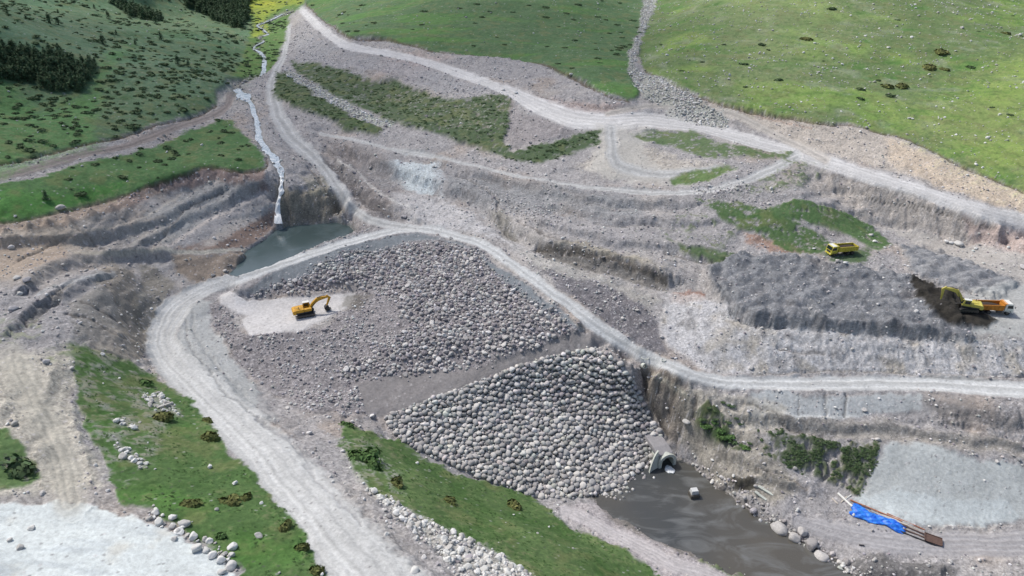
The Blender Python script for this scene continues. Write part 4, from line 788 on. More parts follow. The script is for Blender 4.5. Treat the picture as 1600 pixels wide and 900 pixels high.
# boulders one can tell apart
def boulder(px, py, w, label, group=None, mat=rock_pale, squash=.8, seed=0, name='boulder', sink=.3):
    x, y, z = hit(px, py); V, F = HI3[seed % 5]; me = raw_mesh(name, V * w / 2.1, F, mat)
    return tag(link(name, me, loc=(x, y, z + w * .5 * (squash - sink) * .6), rot=(0, 0, seed * 1.7), scale=(1, 1, squash)), label, 'boulder', group)
for i, (px, py, w, lb) in enumerate([
    (243,803,1.25,'topmost white boulder in the row edging the pale silt mound'), (249,818,1.5,'wide white boulder just below the topmost one beside the silt mound'),
    (289,820,1.6,'tall white boulder nearest the grass in the row by the silt mound'), (277,832,1.15,'small flat white boulder touching the tall one by the grass'),
    (303,840,1.45,'round white boulder in the middle of the row by the silt mound'), (273,843,.9,'greyish small boulder half buried at the silt edge'),
    (307,860,1.6,'rough grey boulder at the silt edge below the round white one'), (322,861,1.1,'cream boulder leaning on the rough grey one'),
    (332,870,1.3,'tan topped boulder near the lower end of the boulder row'), (346,877,1.4,'wedge shaped white boulder near the lower end of the row'),
    (364,856,1.4,'grey domed boulder standing apart on the grass edge'), (363,868,.9,'small grey boulder in front of the grey domed one'),
    (361,887,1.7,'pale pointed boulder at the bottom end of the boulder row'), (348,895,1.1,'low pale boulder at the very bottom of the boulder row')]):
    boulder(px, py, w, lb, 'boulders edging the silt mound', rock_pale, .95, i)
for i, (px, py, w, lb) in enumerate([
    (1216,829,3.4,'broad pale grey boulder farthest upstream on the river bank'), (1253,833,2.2,'beige boulder highest up the river bank behind the others'),
    (1241,842,2.5,'smooth bluish grey boulder at the water edge'), (1267,855,3.1,'flat mauve boulder leaning over the water edge'),
    (1283,872,2.7,'rounded pink grey boulder standing at the foot of the bank'), (1318,883,1.0,'small white boulder low on the river bank'), (1325,893,1.2,'white angular boulder at the bottom edge of the river bank')]):
    boulder(px, py, w, lb, 'boulders along the right river bank', rock_rip if i not in (5, 6) else rock_pale, .9, i + 3)
for i, (px, py, w, lb) in enumerate([
    (1478,378,1.5,'left pale boulder at the foot of the eroded road bank'), (1486,380,1.5,'middle pale boulder at the foot of the eroded road bank'), (1497,382,2.6,'largest pale boulder at the foot of the eroded road bank'),
    (1599,419,2.4,'dark rounded boulder cut by the right edge of the picture'), (633,339,1.5,'dark pointed boulder beside the track junction'), (628,339,1.0,'white stone touching the dark boulder at the track junction'),
    (786,141,1.8,'left white boulder at the grass corner under the upper road'), (806,146,2.0,'right white boulder at the grass corner under the upper road'),
    (892,117,2.0,'white boulder at the meadow edge above the upper road'), (95,325,2.4,'white boulder on the grass rim of the left cut'), (757,891,1.6,'large white boulder at the lower end of the stone bank'), (648,892,1.3,'white boulder at the edge of the wide pale track'),
    (1272,389,1.0,'round pale boulder in the grass left of the yellow truck'), (1361,368,1.6,'white boulder in the grass above the yellow truck'), (1367,378,1.4,'white boulder in the grass behind the yellow truck'),
    (1308,408,1.1,'left white boulder in front of the yellow truck'), (1321,411,1.3,'right white boulder in front of the yellow truck'),
    (1072,660,1.9,'flat pale boulder perched on the eroded bank above the culvert'), (32,856,1.1,'grey stone lying on the silt mound near the picture edge'), (50,826,1.0,'grey stone on the upper part of the silt mound'),
    (15,845,.8,'small grey stone at the left of the silt mound'), (27,435,1.8,'grey boulder on the rubble ledge at the left'), (42,439,2.0,'brown grey boulder beside the ledge rubble at the left'), (21,484,2.2,'mauve boulder lying on the left rubble plateau'), (30,460,1.7,'grey boulder between two others on the left plateau')]):
    boulder(px, py, w, lb, None, rock_fill if ('dark' in lb or 'mauve' in lb or 'brown' in lb) else rock_pale, .75, i + 1)

# ------------------------------------------------------------------ vegetation
leaf_mat = attr_mat('foliage', .9, .25, 1.5, 0)
bark = plain('bark', lin(92,78,64), .9, 0, .2, 6)
def leaves(center, radii, n, size, col, jit=.25, flatten=.6, r=rng):
    d = r.normal(size=(n, 3)); d[:, 2] = np.abs(d[:, 2]) * 1.0 - .1; d /= np.linalg.norm(d, axis=1)[:, None]
    p = center + d * np.array(radii) * r.uniform(.55, 1.05, (n, 1)); p[:, 2] = np.maximum(p[:, 2], .02)
    a = r.normal(size=(n, 3)); a /= np.linalg.norm(a, axis=1)[:, None]; nn = d + .5 * a; nn /= np.linalg.norm(nn, axis=1)[:, None]
    t = np.cross(nn, r.normal(size=(n, 3))); t /= np.linalg.norm(t, axis=1)[:, None] + 1e-9; b = np.cross(nn, t)
    s = size * r.uniform(.6, 1.4, (n, 1)); V = np.stack([p - t * s - b * s * flatten, p + t * s - b * s * flatten, p + t * s + b * s * flatten, p - t * s + b * s * flatten], 1).reshape(-1, 3)
    F = np.arange(n * 4).reshape(n, 4); c = np.asarray(col) * (1 + r.normal(0, jit, (n, 1))); return V, F, np.repeat(np.clip(c, .01, .5), 4, 0)
def join(parts):
    V, F, T = [], [], []; b = 0
    for v, f, t in parts: V.append(v); F.append(f + b); T.append(t); b += len(v)
    return np.concatenate(V), np.concatenate(F), np.concatenate(T)
def shrub_shape(seed, col, col2, n=170):
    r = np.random.default_rng(seed); P_ = []
    for k in range(r.integers(3, 6)):
        c = np.array([r.uniform(-.32, .32), r.uniform(-.22, .22), 0]); rd = r.uniform(.28, .5)
        P_.append(leaves(c, (rd * 1.15, rd, rd * .62), n // 4, .085, np.asarray(col) * (1 - .5 * k / 5) + np.asarray(col2) * .5 * k / 5, .25, r=r))
    return join(P_)
SHD = [shrub_shape(s, lin(72,94,64), lin(98,108,72)) for s in range(5)]
SHO = [shrub_shape(20 + s, lin(96,104,60), lin(118,112,70), 380) for s in range(4)]
SHG = [shrub_shape(30 + s, lin(74,102,58), lin(98,124,70), 380) for s in range(3)]
def place_shrub(mes, x, y, w, lb, group, h=1.0, rz=None, cat='shrub', name='shrub'):
    z = float(ground_z(x, y)); rz = rng.uniform(0, 6.28) if rz is None else rz
    return tag(link(name, mes[rng.integers(len(mes))], loc=(x, y, z - .02), rot=(0, 0, rz), scale=(w, w * rng.uniform(.75, 1.0), w * h)), lb, cat, group)
MD_ = [raw_mesh('shrub', *v[:2], leaf_mat, v[2], False) for v in SHD]; MO_ = [raw_mesh('shrub', *v[:2], leaf_mat, v[2], False) for v in SHO]; MG_ = [raw_mesh('shrub', *v[:2], leaf_mat, v[2], False) for v in SHG]
def hill_place(px, py):
    return hill_area(px, py) + (', farther left' if px < 70 else ', left part' if px < 150 else ', middle part' if px < 240 else ', right part') + ('' if py < 90 else ', uphill' if py < 170 else ', lower down')
def hill_area(px, py):
    if py > 215 and py > 250 - px * .12: return 'on the grass strip below the brown track'
    if px < 150 and py > 130: return 'below the dense pine stand'
    if px < 200: return 'above the dense pine stand'
    if py < 60: return 'near the far conifer wood'
    if px > 300: return 'close to the stream'
    return 'right of the mown vehicle trail' if py < 130 else 'in the thicket above the brown track'
# low junipers spread over the left hillside
cl = sstep(-.25, .35, fbmW(81, 22, 4) + .4 * n6)
pathw = region([(140,215),(150,160),(165,110),(185,75),(225,60),(225,70),(190,85),(172,120),(165,215)], 5, .3)
den = HILL * (.15 + cl) * (1 - pathw) * (1 - .75 * region([(0,30),(90,20),(180,70),(120,80),(60,60),(0,70)], 12)) * (PYg > -10)
den += 1.3 * HILL * region([(160,100),(240,95),(340,130),(300,170),(210,200),(160,180)], 12) + .8 * HILL * region([(0,140),(70,140),(150,150),(150,200),(100,230),(0,240)], 10)
den += .55 * LOWG * region([(150,240),(250,215),(345,185),(400,235),(370,262),(250,265),(130,300),(60,300)], 10)
x, y = scatter(np.clip(den, 0, 2.2) / 2.2, 2600); w = np.clip(rng.gamma(7, .32, len(x)), 1.0, 4.6); k = poisson(x, y, w * .33); x, y, w = x[k][:1150], y[k][:1150], w[k][:1150]; print('shrubs', len(x))
z = ground_z(x, y); sc = FPX / (y * CP - (z - CAM_H) * SP); o_ = np.argsort(-w * sc)
for i in o_[:150]:
    qx, qy = project(x[i], y[i], z[i])
    place_shrub(MD_, x[i], y[i], w[i], ('small' if w[i] < 2.4 else 'broad') + ' dark shrub ' + hill_place(qx, qy), 'shrubs dotted over the left hillside', .62, rng.normal(-.25, .35))
def stuff_shrubs(shapes, x, y, w, h, name, label, cat='shrubs', ang=(-.25, .4)):
    Ps = []
    for i in range(len(x)):
        V, F, T = shapes[i % len(shapes)]; k = rng.permutation(len(F))[:70]; Vk = V.reshape(-1, 4, 3)[k].copy(); ctr = Vk.mean(1, keepdims=True); Vk = ctr + (Vk - ctr) * 1.45; Tk = T.reshape(-1, 4, 3)[k].reshape(-1, 3)
        Vk = Vk.reshape(-1, 3) @ rot_z(rng.normal(*ang)).T * np.array([w[i], w[i], w[i] * h]); Vk += np.array([x[i], y[i], float(ground_z(x[i], y[i]))])
        Ps.append((Vk, np.arange(len(Vk)).reshape(-1, 4), Tk * rng.uniform(.8, 1.2)))
    V, F, T = join(Ps); return tag(link(name, raw_mesh(name, V, F, leaf_mat, T, False)), label, cat, kind='stuff')
i = o_[150:]; stuff_shrubs(SHD, x[i], y[i], w[i], .62, 'hillside_shrubs', 'countless small dark shrubs speckling the left hillside')
def mid_place(px, py):
    a = 'far left' if px < 700 else 'centre left' if px < 820 else 'centre right' if px < 910 else 'beside the gully'
    return a + (', high on the slope' if py < 50 else ', half way down' if py < 100 else ', near the lower rim')
# middle meadow: few, small and dark
x, y = scatter(MID * (.2 + sstep(.0, .4, fbmW(83, 18, 3))) * (PYg > 2) + .9 * MID * region([(930,60),(1000,20),(985,100),(1000,155),(950,150),(900,125)], 8), 70); w = rng.uniform(1.6, 4.0, len(x))
for i in range(len(x)): place_shrub(MD_, x[i], y[i], w[i], ('small' if w[i] < 2.6 else 'broad') + ' dark shrub on the middle meadow ' + mid_place(*project(x[i], y[i], float(ground_z(x[i], y[i])))), 'shrubs on the middle meadow', .55, rng.normal(-.2, .3))
x, y = scatter(RGT * region([(1010,60),(1200,60),(1200,170),(1060,130)], 10) + .3 * RGT, 26); w = rng.uniform(1.2, 2.6, len(x))
for i in range(len(x)): place_shrub(MD_, x[i], y[i], w[i], 'tiny dark shrub among right meadow stones near ' + near(*project(x[i], y[i], float(ground_z(x[i], y[i])))), 'small shrubs on the right meadow', .55)
for (px, py, w, lb, m) in [
    (1472,82,5.2,'large olive shrub highest in the right meadow cluster', MO_), (1452,107,4.8,'yellowish spreading shrub below the large olive one', MO_), (1474,109,3.0,'small yellow green shrub touching the spreading one', MO_),
    (1381,135,3.9,'left one of the two round olive shrubs side by side', MO_), (1406,134,4.3,'right one of the two round olive shrubs side by side', MO_), (1345,141,3.0,'dark green shrub left of the round olive pair', MD_),
    (1391,150,3.0,'dark round shrub just below the olive pair', MD_), (1346,155,2.3,'small dark shrub below and left of the olive pair', MD_), (1372,126,1.6,'smallest dark shrub just above the olive pair', MD_),
    (1217,125,2.4,'dark shrub alone at the left of the right meadow', MD_), (1257,62,3.6,'brown green flat shrub beside the pale streak', MO_), (1300,14,3.4,'dark shrub near the top edge of the right meadow', MD_),
    (1190,70,2.8,'dark shrub on the stony upper part of the right meadow', MD_), (1163,101,2.4,'dark shrub above the red cut bank', MD_), (1568,52,3.2,'brown shrub near the top right corner', MO_), (1516,105,2.2,'dark shrub right of the large olive one', MD_),
    (335,684,3.6,'widest brownish shrub beside the wide pale track', MO_), (327,658,2.2,'round reddish shrub just above the widest one', MO_), (250,653,3.0,'olive shrub next to the pale stone heap', MO_), (228,600,3.0,'dark green shrub on the grass rim above the track', MG_),
    (300,786,2.8,'brown topped shrub above the boulder row', MO_), (358,783,2.8,'dark shrub in the grass right of the brown topped one', MO_), (384,776,2.6,'brown low shrub touching the dark one', MO_),
    (445,821,2.3,'upper shrub of three along the pale track edge', MO_), (467,857,2.1,'middle shrub of three along the pale track edge', MO_), (490,893,2.1,'lowest shrub of three along the pale track edge', MO_), (342,840,1.6,'small green bush behind the boulder row', MG_),
    (620,758,3.0,'round dark reddish shrub on the central grass slope', MO_), (707,788,3.0,'flat brown green shrub on the central grass slope', MO_), (805,794,2.8,'low dark shrub near the riprap on the central slope', MO_), (566,716,4.0,'dense bright green bush at the top of the central slope', MG_), (580,727,3.0,'green bush touching the dense bright one', MG_), (543,665,2.2,'small green bush at the upper tip of the central slope', MG_),
    (27,735,4.0,'dull bush at the lower rim of the left grass patch', MD_), (112,330,.9,'tiny bush on the grass rim', MG_)]:
    xx, yy, zz = hit(px, py); place_shrub(m, xx, yy, w * (1.45 if px > 1150 else 1.1), lb, 'shrubs', .9 if py > 400 else .75)
for (px, py, w) in [(1108,637,1.6),(1141,633,2),(1118,642,1.4),(1130,628,1.6),(1118,655,2.2),(1105,666,3.6),(1118,660,2.6),(1135,682,3.6),(1128,672,2.6),(1165,698,2.8),(1138,660,1.6),(1151,653,1.5),(1157,662,1.3),(1184,672,1.2),(1190,686,1.8),(1100,655,2),(1146,690,2.4),(1172,692,1.5)]:
    xx, yy, zz = hit(px, py); place_shrub(MG_ if w > 2.4 else MD_, xx, yy, w * .85, ('broad' if w > 2.4 else 'small') + ' dark green bush on the bare bank ' + ('low' if py > 660 else 'high') + (' and right' if px > 1130 else ' and left') + ' above the culvert', 'bushes on the bank above the culvert', .5)
x, y = scatter(WEED * sstep(-.25, .3, n2 + .5 * n6), 1000); w = rng.uniform(.2, .75, len(x)); stuff_shrubs(SHD, x, y, w, .5, 'weed_cover', 'dense dark green weeds covering the bank beside the pale silt wall', 'weeds')
x, y = scatter(np.clip(E1 + E2, 0, 1) * sstep(-.1, .3, n2), 900); w = rng.uniform(.5, 1.5, len(x)); stuff_shrubs(SHD, x, y, w, .5, 'embankment_scrub', 'low green scrub over the stony embankment below the upper road', 'scrub')
# tufts of taller grass in the near meadows
x, y = scatter(np.clip(LB + CB, 0, 1) * sstep(-.1, .3, n2), 1800); w = rng.uniform(.15, .5, len(x)); stuff_shrubs(SHG, x, y, w, .5, 'grass_tufts', 'tufts of taller grass in the near meadow slopes', 'grass')

# conifers
def conifer(seed, n=230):
    r = np.random.default_rng(seed); P_ = []
    for t in range(6):
        f = t / 6; rad_ = .30 * (1 - f) ** .7 + .04
        d = r.normal(size=(n // 6, 3)); d /= np.linalg.norm(d, axis=1)[:, None]; p = np.array([r.normal(0, .02), r.normal(0, .02), .22 + .72 * f]) + d * np.array([rad_, rad_, .12]) * r.uniform(.6, 1.05, (len(d), 1))
        u = d.copy(); u[:, 2] -= .35; u /= np.linalg.norm(u, axis=1)[:, None]; sdv = np.cross(u, [0, 0, 1.0]) + 1e-3; sdv /= np.linalg.norm(sdv, axis=1)[:, None]
        L = .075 * r.uniform(.7, 1.4, (len(d), 1)); V = np.stack([p - sdv * L * .7, p + sdv * L * .7, p + u * L * 1.7], 1).reshape(-1, 3); c = lin(82,106,76) * r.uniform(.6, 1.4, (len(d), 1))
        P_.append((V, np.arange(len(V)).reshape(-1, 3), np.repeat(c, 3, 0)))
    return join(P_)
CON = [conifer(s) for s in range(5)]; CM = [raw_mesh('crown', V, F, leaf_mat, T, False) for V, F, T in CON]
bmt = bmesh.new(); bmesh.ops.create_cone(bmt, cap_ends=True, segments=7, radius1=.035, radius2=.008, depth=.9, matrix=Matrix.Translation((0, 0, .43))); tm = bpy.data.meshes.new('trunk'); bmt.to_mesh(tm); tm.materials.append(bark)
def tree(x, y, h, lb, group):
    e = tag(link('pine_tree', None, loc=(x, y, float(ground_z(x, y)) - .05), rot=(0, 0, rng.uniform(0, 6)), scale=(h * rng.uniform(.9, 1.25), h, h)), lb, 'tree', group)
    link('crown', CM[rng.integers(5)], e); link('trunk', tm, e); return e
for (px, py, h, lb) in [(78,36,4.4,'left one of two dark pines high on the open left hillside'),(92,39,3.6,'right one of two dark pines high on the open left hillside'),(162,69,4.2,'lone dark pine beside the grassy vehicle trail'),(170,30,4.4,'dark pine at the left end of the upper shrub belt'),
    (252,62,4.0,'dark pine in the middle of the far left hillside'),(278,100,3.8,'left one of two pines on the slope above the brown track'),(295,104,3.0,'right one of two pines on the slope above the brown track'),(182,54,2.2,'small pine left of the shrubs on the far hillside'),
    (148,14,2.6,'small pine on the skyline side of the left hillside'),(73,312,2.6,'lone little pine on the grass strip above the left cut'),(212,70,2.4,'small pine beside the trail bend'),(210,205,1.8,'little pine near the brown track'),(12,22,2.4,'small pine near the top left corner'),(41,30,2,'tiny pine left of the pair of pines'),(91,20,2,'tiny pine above the pair of pines')]:
    xx, yy, zz = hit(px, py); tree(xx, yy, h, lb, None)
WOOD = region([(-30,78),(10,72),(30,84),(70,92),(100,90),(112,102),(145,108),(147,124),(132,134),(128,148),(95,142),(50,132),(0,125),(-30,125)], 3)
x, y = scatter(WOOD * .999 + 0, 1400); k = poisson(x, y, np.full(len(x), .82)); x, y = x[k][:190], y[k][:190]; print('wood', len(x))
k_ = rng.uniform(2.8, 4.8, len(x))
def stand_place(px, py):
    a = 'at the left edge' if px < 30 else 'at the right end' if px > 110 else 'in the middle'
    return a + (' of the top row' if py < 100 else ' of the lower rim' if py > 122 else '') + ' of the dense stand'
for i in range(len(x)): tree(x[i], y[i], k_[i], ('tall' if k_[i] > 3.9 else 'short') + ' pine ' + stand_place(*project(x[i], y[i], float(ground_z(x[i], y[i])))), 'pines of the dense stand on the left hillside')
FARW = region([(285,-30),(400,-30),(392,6),(388,28),(380,46),(362,44),(335,32),(312,16),(292,10)], 3) + .6 * region([(175,4),(210,14),(255,26),(250,34),(200,26),(180,14)], 3)
x, y = scatter(FARW, 900); k = poisson(x, y, np.full(len(x), 1.1)); x, y = x[k], y[k]; Ps = []
for i in range(len(x)):
    V, F, T = CON[i % 5]; h = rng.uniform(3.5, 6.5); Ps.append((V * h * np.array([1.2, 1.2, 1]) + np.array([x[i], y[i], float(ground_z(x[i], y[i]))]), F, T * .9))
V, F, T = join(Ps); tag(link('far_wood', raw_mesh('far_wood', V, F, leaf_mat, T, False)), 'dark conifer wood far up the valley beside the yellow meadow', 'wood', kind='stuff')
print('vegetation', round(time.time() - T0, 1))

# ------------------------------------------------------------------ water
def water_mat(name, c1, c2, foam, scale, rough=.08, bmp=.04, thr=(.5, .75), stretch=(1, 1, 1), rot=0):
    m, nt, b = new_mat(name); tc = nt.nodes.new('ShaderNodeTexCoord'); mp = nt.nodes.new('ShaderNodeMapping'); mp.inputs['Scale'].default_value = stretch; mp.inputs['Rotation'].default_value = (0, 0, rot)
    nt.links.new(tc.outputs['Object'], mp.inputs[0])
    n1 = noise_node(nt, scale, 5, .55, vec=mp.outputs[0]); n1.inputs['Distortion'].default_value = 1.6; n2_ = noise_node(nt, scale * .3, 3, .5, vec=tc.outputs['Object'])
    mx = nt.nodes.new('ShaderNodeMix'); mx.data_type = 'RGBA'; mx.inputs[6].default_value = (*[float(c) for c in c1], 1); mx.inputs[7].default_value = (*[float(c) for c in c2], 1); nt.links.new(maprange(nt, n2_.outputs[0], .35, .65, 0, 1), mx.inputs[0])
    mf = nt.nodes.new('ShaderNodeMix'); mf.data_type = 'RGBA'; mf.inputs[7].default_value = (*[float(c) for c in foam], 1); nt.links.new(mx.outputs[2], mf.inputs[6]); nt.links.new(maprange(nt, n1.outputs[0], thr[0], thr[1], 0, .8), mf.inputs[0])
    nt.links.new(mf.outputs[2], b.inputs['Base Color']); b.inputs['Roughness'].default_value = rough; b.inputs['Specular IOR Level'].default_value = .5
    n3 = noise_node(nt, 2.2, 4, .6, vec=mp.outputs[0]); bump(nt, b, n3.outputs[0], bmp); return m
rw = water_mat('river_water', lin(66,70,72), lin(92,88,80), lin(122,124,124), .09, .07, .05, (.46, .72), (1, 2.4, 1), -.75)
pw = water_mat('pond_water', lin(66,80,80), lin(80,96,98), lin(110,126,132), .08, .08, .03, (.5, .9))
sw_ = water_mat('stream_water', lin(140,158,170), lin(182,196,206), lin(232,236,238), 1.1, .12, .12, (.44, .6))  # reflected sky painted into the pale tones, along with foam
def flat_water(name, poly, z, mat, label):
    """a level sheet of water a hand deep"""
    W = [at_z(px, py, z) for px, py in poly]; bm = bmesh.new(); vt = [bm.verts.new((float(a), float(b), z)) for a, b in W]; f = bm.faces.new(vt)
    if f.normal.z < 0: f.normal_flip()
    bmesh.ops.triangulate(bm, faces=bm.faces[:]); me = bpy.data.meshes.new(name); bm.to_mesh(me); bm.free(); me.materials.append(mat); return tag(link(name, me), label, 'water', kind='structure')
flat_water('river', [(900,760),(985,735),(1035,700),(1085,700),(1130,745),(1180,785),(1225,815),(1262,845),(1330,885),(1500,960),(1500,1100),(1250,1020),(1180,915),(1090,880),(1020,855),(930,810)], 0.0, rw, 'dark shallow river flowing from the culvert')
def grow(poly, k):
    c = np.mean(poly, 0); return [tuple(c + (np.array(p) - c) * k) for p in poly]
flat_water('pond', [(357,429),(366,400),(384,380),(405,366),(418,352),(428,338),(446,338),(500,334),(532,328),(560,342),(566,358),(550,373),(484,396),(422,418),(372,432)], 22.85, pw, 'grey green pond held behind the dam')
def ribbon(name, line, mat, label, lift=.38, zz=None):
    L = smooth_line(line, 3); W = np.array([hit(a, b, Z0)[:3] for a, b, w in L]); half = np.array([w * (1.0) for a, b, w in L]) / np.array([FPX / (p[1] * CP - (p[2] - CAM_H) * SP) for p in W])
    z = np.array([float(ground_z(p[0], p[1])) for p in W]) + lift; z = np.minimum.accumulate(z) if zz is None else z
    V, F = [], []
    for i in range(len(W)):
        t = W[min(i + 1, len(W) - 1), :2] - W[max(i - 1, 0), :2]; t /= np.linalg.norm(t) + 1e-9; nrm = np.array([-t[1], t[0]])
        for s in (-1, -.5, 0, .5, 1):
            q = W[i, :2] + nrm * half[i] * s * (1.3 + .45 * math.sin(i * 1.7 + (s > 0) * 2)); V.append([q[0], q[1], z[i] - .05 * abs(s) + rng.normal(0, .02)])
    for i in range(len(W) - 1):
        for s in range(4): a = i * 5 + s; F.append([a, a + 1, a + 6, a + 5])
    return tag(link(name, raw_mesh(name, V, F, mat)), label, 'water', kind='structure')
ribbon('stream', [(458,18,1.2),(440,22,1.4),(415,34,1.2),(402,40,1.4),(412,46,1.2),(418,52,1.6),(404,58,1.4),(412,64,1.4),(400,70,1.4),(396,76,1.4),(408,82,2.2),(413,92,2.6),(411,104,2.8),(408,113,2.4),(392,121,1.6),(378,128,2.4),(368,136,4.5),(377,149,9),(390,160,3),(398,178,3),(403,195,3.6),(404,212,4.2),(412,230,3.8),(424,243,4.6),(434,258,4.8),(440,272,3),(441,284,2.4)], sw_, 'pale winding mountain stream flowing down to the waterfall')
x, y = scatter(BED, 200); r = np.clip(rng.gamma(3, .13, len(x)), .15, .9); z = ground_z(x, y) + r * .3
V, F, T = merged(LO, np.stack([x, y, z], 1), r, tints(len(x), GREYS + PALES)); tag(link('stream_stones', raw_mesh('stream_stones', V, F, rock_stuff, T)), 'grey stones breaking the water of the mountain stream', 'stones', kind='stuff')
# waterfall: a curved, folded sheet from the rock lip to the pond, with froth at its foot
fall = water_mat('falling_water', lin(206,212,216), lin(226,230,232), lin(244,246,246), .8, .35, .12, (.4, .6), (3, 3, .35))
def fall_sheet(name, top, bot, w0, w1, n=16, bulge=.8):
    a = np.array(top, float); b = np.array(bot, float); V, F = [], []
    side = np.array([1.0, -.1, 0]); out = np.array([b[0] - a[0], b[1] - a[1], 0]); out = np.array([0, -1.0, 0]) if np.linalg.norm(out) < .3 else out / np.linalg.norm(out)
    for i in range(n + 1):
        t = i / n; c = a + (b - a) * np.array([t ** .55, t ** .55, t ** 1.5]); w = w0 + (w1 - w0) * t
        for s in range(9):
            u = s / 4 - 1; V.append(c + side * u * w / 2 + out * (.35 * math.cos(u * 1.5) + .12 * math.sin(9 * u + 2 * t) + rng.normal(0, .03)) * bulge)
    for i in range(n):
        for s in range(8): q = i * 9 + s; F.append([q, q + 1, q + 10, q + 9])
    return raw_mesh(name, V, F, fall)
e = tag(link('waterfall', None, loc=(0, 0, 0)), 'white waterfall dropping over the rock lip into the pond', 'waterfall')
def fall_on_rock(name, line):
    """a folded sheet of water hugging the rock, its rows at surveyed points down the face"""
    V, F = [], []; L = smooth_line(line, 5); prev = 99.0
    for i, (px, py, w) in enumerate(L):
        c = np.array(hit(px, py)); c[2] = min(c[2], prev); prev = c[2]; c[2] = max(c[2], 22.8)
        for q in range(9):
            u = q / 4 - 1; V.append(c + np.array([u * w / 2, -.55 - .4 * math.cos(u * 1.5) - .08 * math.sin(9 * u + i), .25 + .05 * math.sin(5 * u + i)]))
    for i in range(len(L) - 1):
        for q in range(8): k = i * 9 + q; F.append([k, k + 9, k + 10, k + 1])
    return raw_mesh(name, V, F, fall)
link('main_fall', fall_on_rock('main_fall', [(440,302,1.3),(438,308,.9),(436,316,1.1),(435,326,1.5),(435,338,1.9),(436,349,2.5)]), e)
link('upper_cascade', fall_on_rock('upper_cascade', [(441,281,1.2),(441,288,.8),(440,294,1.4),(441,299,1.7),(440,304,1.2)]), e)
V, F = ICO[2]; Vs = V.copy() * (1 + .18 * np.sin(V @ np.array([7., 5, 3]))[:, None])
fr = [((436, 350.5), (2.6, 1.4, .35)), ((426, 355), (2.6, .5, .22)), ((439, 291), (1.7, 1.0, .5))]
for i, ((px, py), s) in enumerate(fr):
    zz = 22.85 if i < 2 else 32.2; xx, yy = at_z(px, py, zz); link('froth', raw_mesh('froth', Vs, F, fall), e, (xx, yy, zz), None, s)
# ------------------------------------------------------------------ machines
YEL = plain('digger_yellow', lin(200,150,40), .6, 0, .22, 1.8); LYEL = plain('dusty_yellow', lin(196,184,88), .5, 0, .12, 2.5); TYEL = plain('truck_yellow', lin(198,188,70), .6, 0, .22, 1.6); ORG = plain('tipper_orange', lin(200,130,46), .65, 0, .22, 1.6)
BLK = plain('black_rubber', lin(44,44,46), .85, 0, .2, 5); STL = plain('worn_steel', lin(96,92,90), .5, .6, .25, 6); DGL = plain('dark_glass', lin(30,40,44), .08, 0, .05); WHT = plain('white_paint', lin(222,222,216), .4, 0, .08, 2)
CHS = plain('chassis_dark', lin(52,52,54), .7, 0, .2, 4); RUST = plain('rusty_steel', lin(100,80,72), .85, .2, .25, 3, .02); BEDM = plain('bed_floor', lin(58,48,42), .9, 0, .25, 2); CON_ = plain('weathered_concrete', lin(188,192,184), .85, 0, .10, 1.2, .03)
LAMP = plain('lamp_glass', lin(220,218,200), .2, 0, .05); RED_ = plain('red_lens', lin(150,30,26), .3, 0, .05)
class MB:
    def __init__(s): s.bm = bmesh.new()
    def box(s, c, d, rx=0, ry=0, rz=0, bev=0.0, taper=1.0):
        r = bmesh.ops.create_cube(s.bm, size=1); vs = r['verts']
        for v in vs:
            if v.co.z > 0: v.co.x *= taper; v.co.y *= taper
        M = Matrix.Translation(c) @ Matrix.Rotation(rz, 4, 'Z') @ Matrix.Rotation(ry, 4, 'Y') @ Matrix.Rotation(rx, 4, 'X') @ Matrix.Diagonal((*d, 1))
        bmesh.ops.transform(s.bm, matrix=M, verts=vs)
        if bev: bmesh.ops.bevel(s.bm, geom=list({e for v in vs for e in v.link_edges}), offset=bev, segments=2, affect='EDGES', profile=.6)
        return s
    def cyl(s, c, r, h, axis='Z', seg=20, r2=None, rot=None):
        M = {'Z': Matrix.Identity(4), 'Y': Matrix.Rotation(rad(90), 4, 'X'), 'X': Matrix.Rotation(rad(90), 4, 'Y')}[axis]
        if rot is not None: M = rot
        bmesh.ops.create_cone(s.bm, cap_ends=True, segments=seg, radius1=r, radius2=r if r2 is None else r2, depth=h, matrix=Matrix.Translation(c) @ M); return s
    def rod(s, a, b, r, seg=10):
        a = Vector(a); b = Vector(b); d = b - a; return s.cyl((a + b) / 2, r, d.length, seg=seg, rot=d.to_track_quat('Z', 'Y').to_matrix().to_4x4())
    def prism(s, prof, y0, y1, bev=0.0):
        """outline in x, z extruded across y"""
        a = [s.bm.verts.new((x, y0, z)) for x, z in prof]; b = [s.bm.verts.new((x, y1, z)) for x, z in prof]; n = len(prof)
        fs = [s.bm.faces.new(a), s.bm.faces.new(b[::-1])] + [s.bm.faces.new((a[i], b[i], b[(i + 1) % n], a[(i + 1) % n])) for i in range(n)]
        bmesh.ops.recalc_face_normals(s.bm, faces=fs)
        if bev: bmesh.ops.bevel(s.bm, geom=list({e for f in fs for e in f.edges}), offset=bev, segments=2, affect='EDGES', profile=.6)
        return s
    def build(s, name, mat, parent=None, smooth=False):
        bmesh.ops.recalc_face_normals(s.bm, faces=s.bm.faces[:])
        me = bpy.data.meshes.new(name); s.bm.to_mesh(me); s.bm.free(); me.materials.append(mat)
        if smooth: me.polygons.foreach_set('use_smooth', np.ones(len(me.polygons), bool)); 
        return link(name, me, parent)
def thing(name, label, cat, px, py, heading, group=None, pitch=0, dz=0.0, roll=0):
    x, y, z = hit(px, py); e = link(name, None, loc=(x, y, z + dz), rot=(roll, pitch, heading)); return tag(e, label, cat, group)

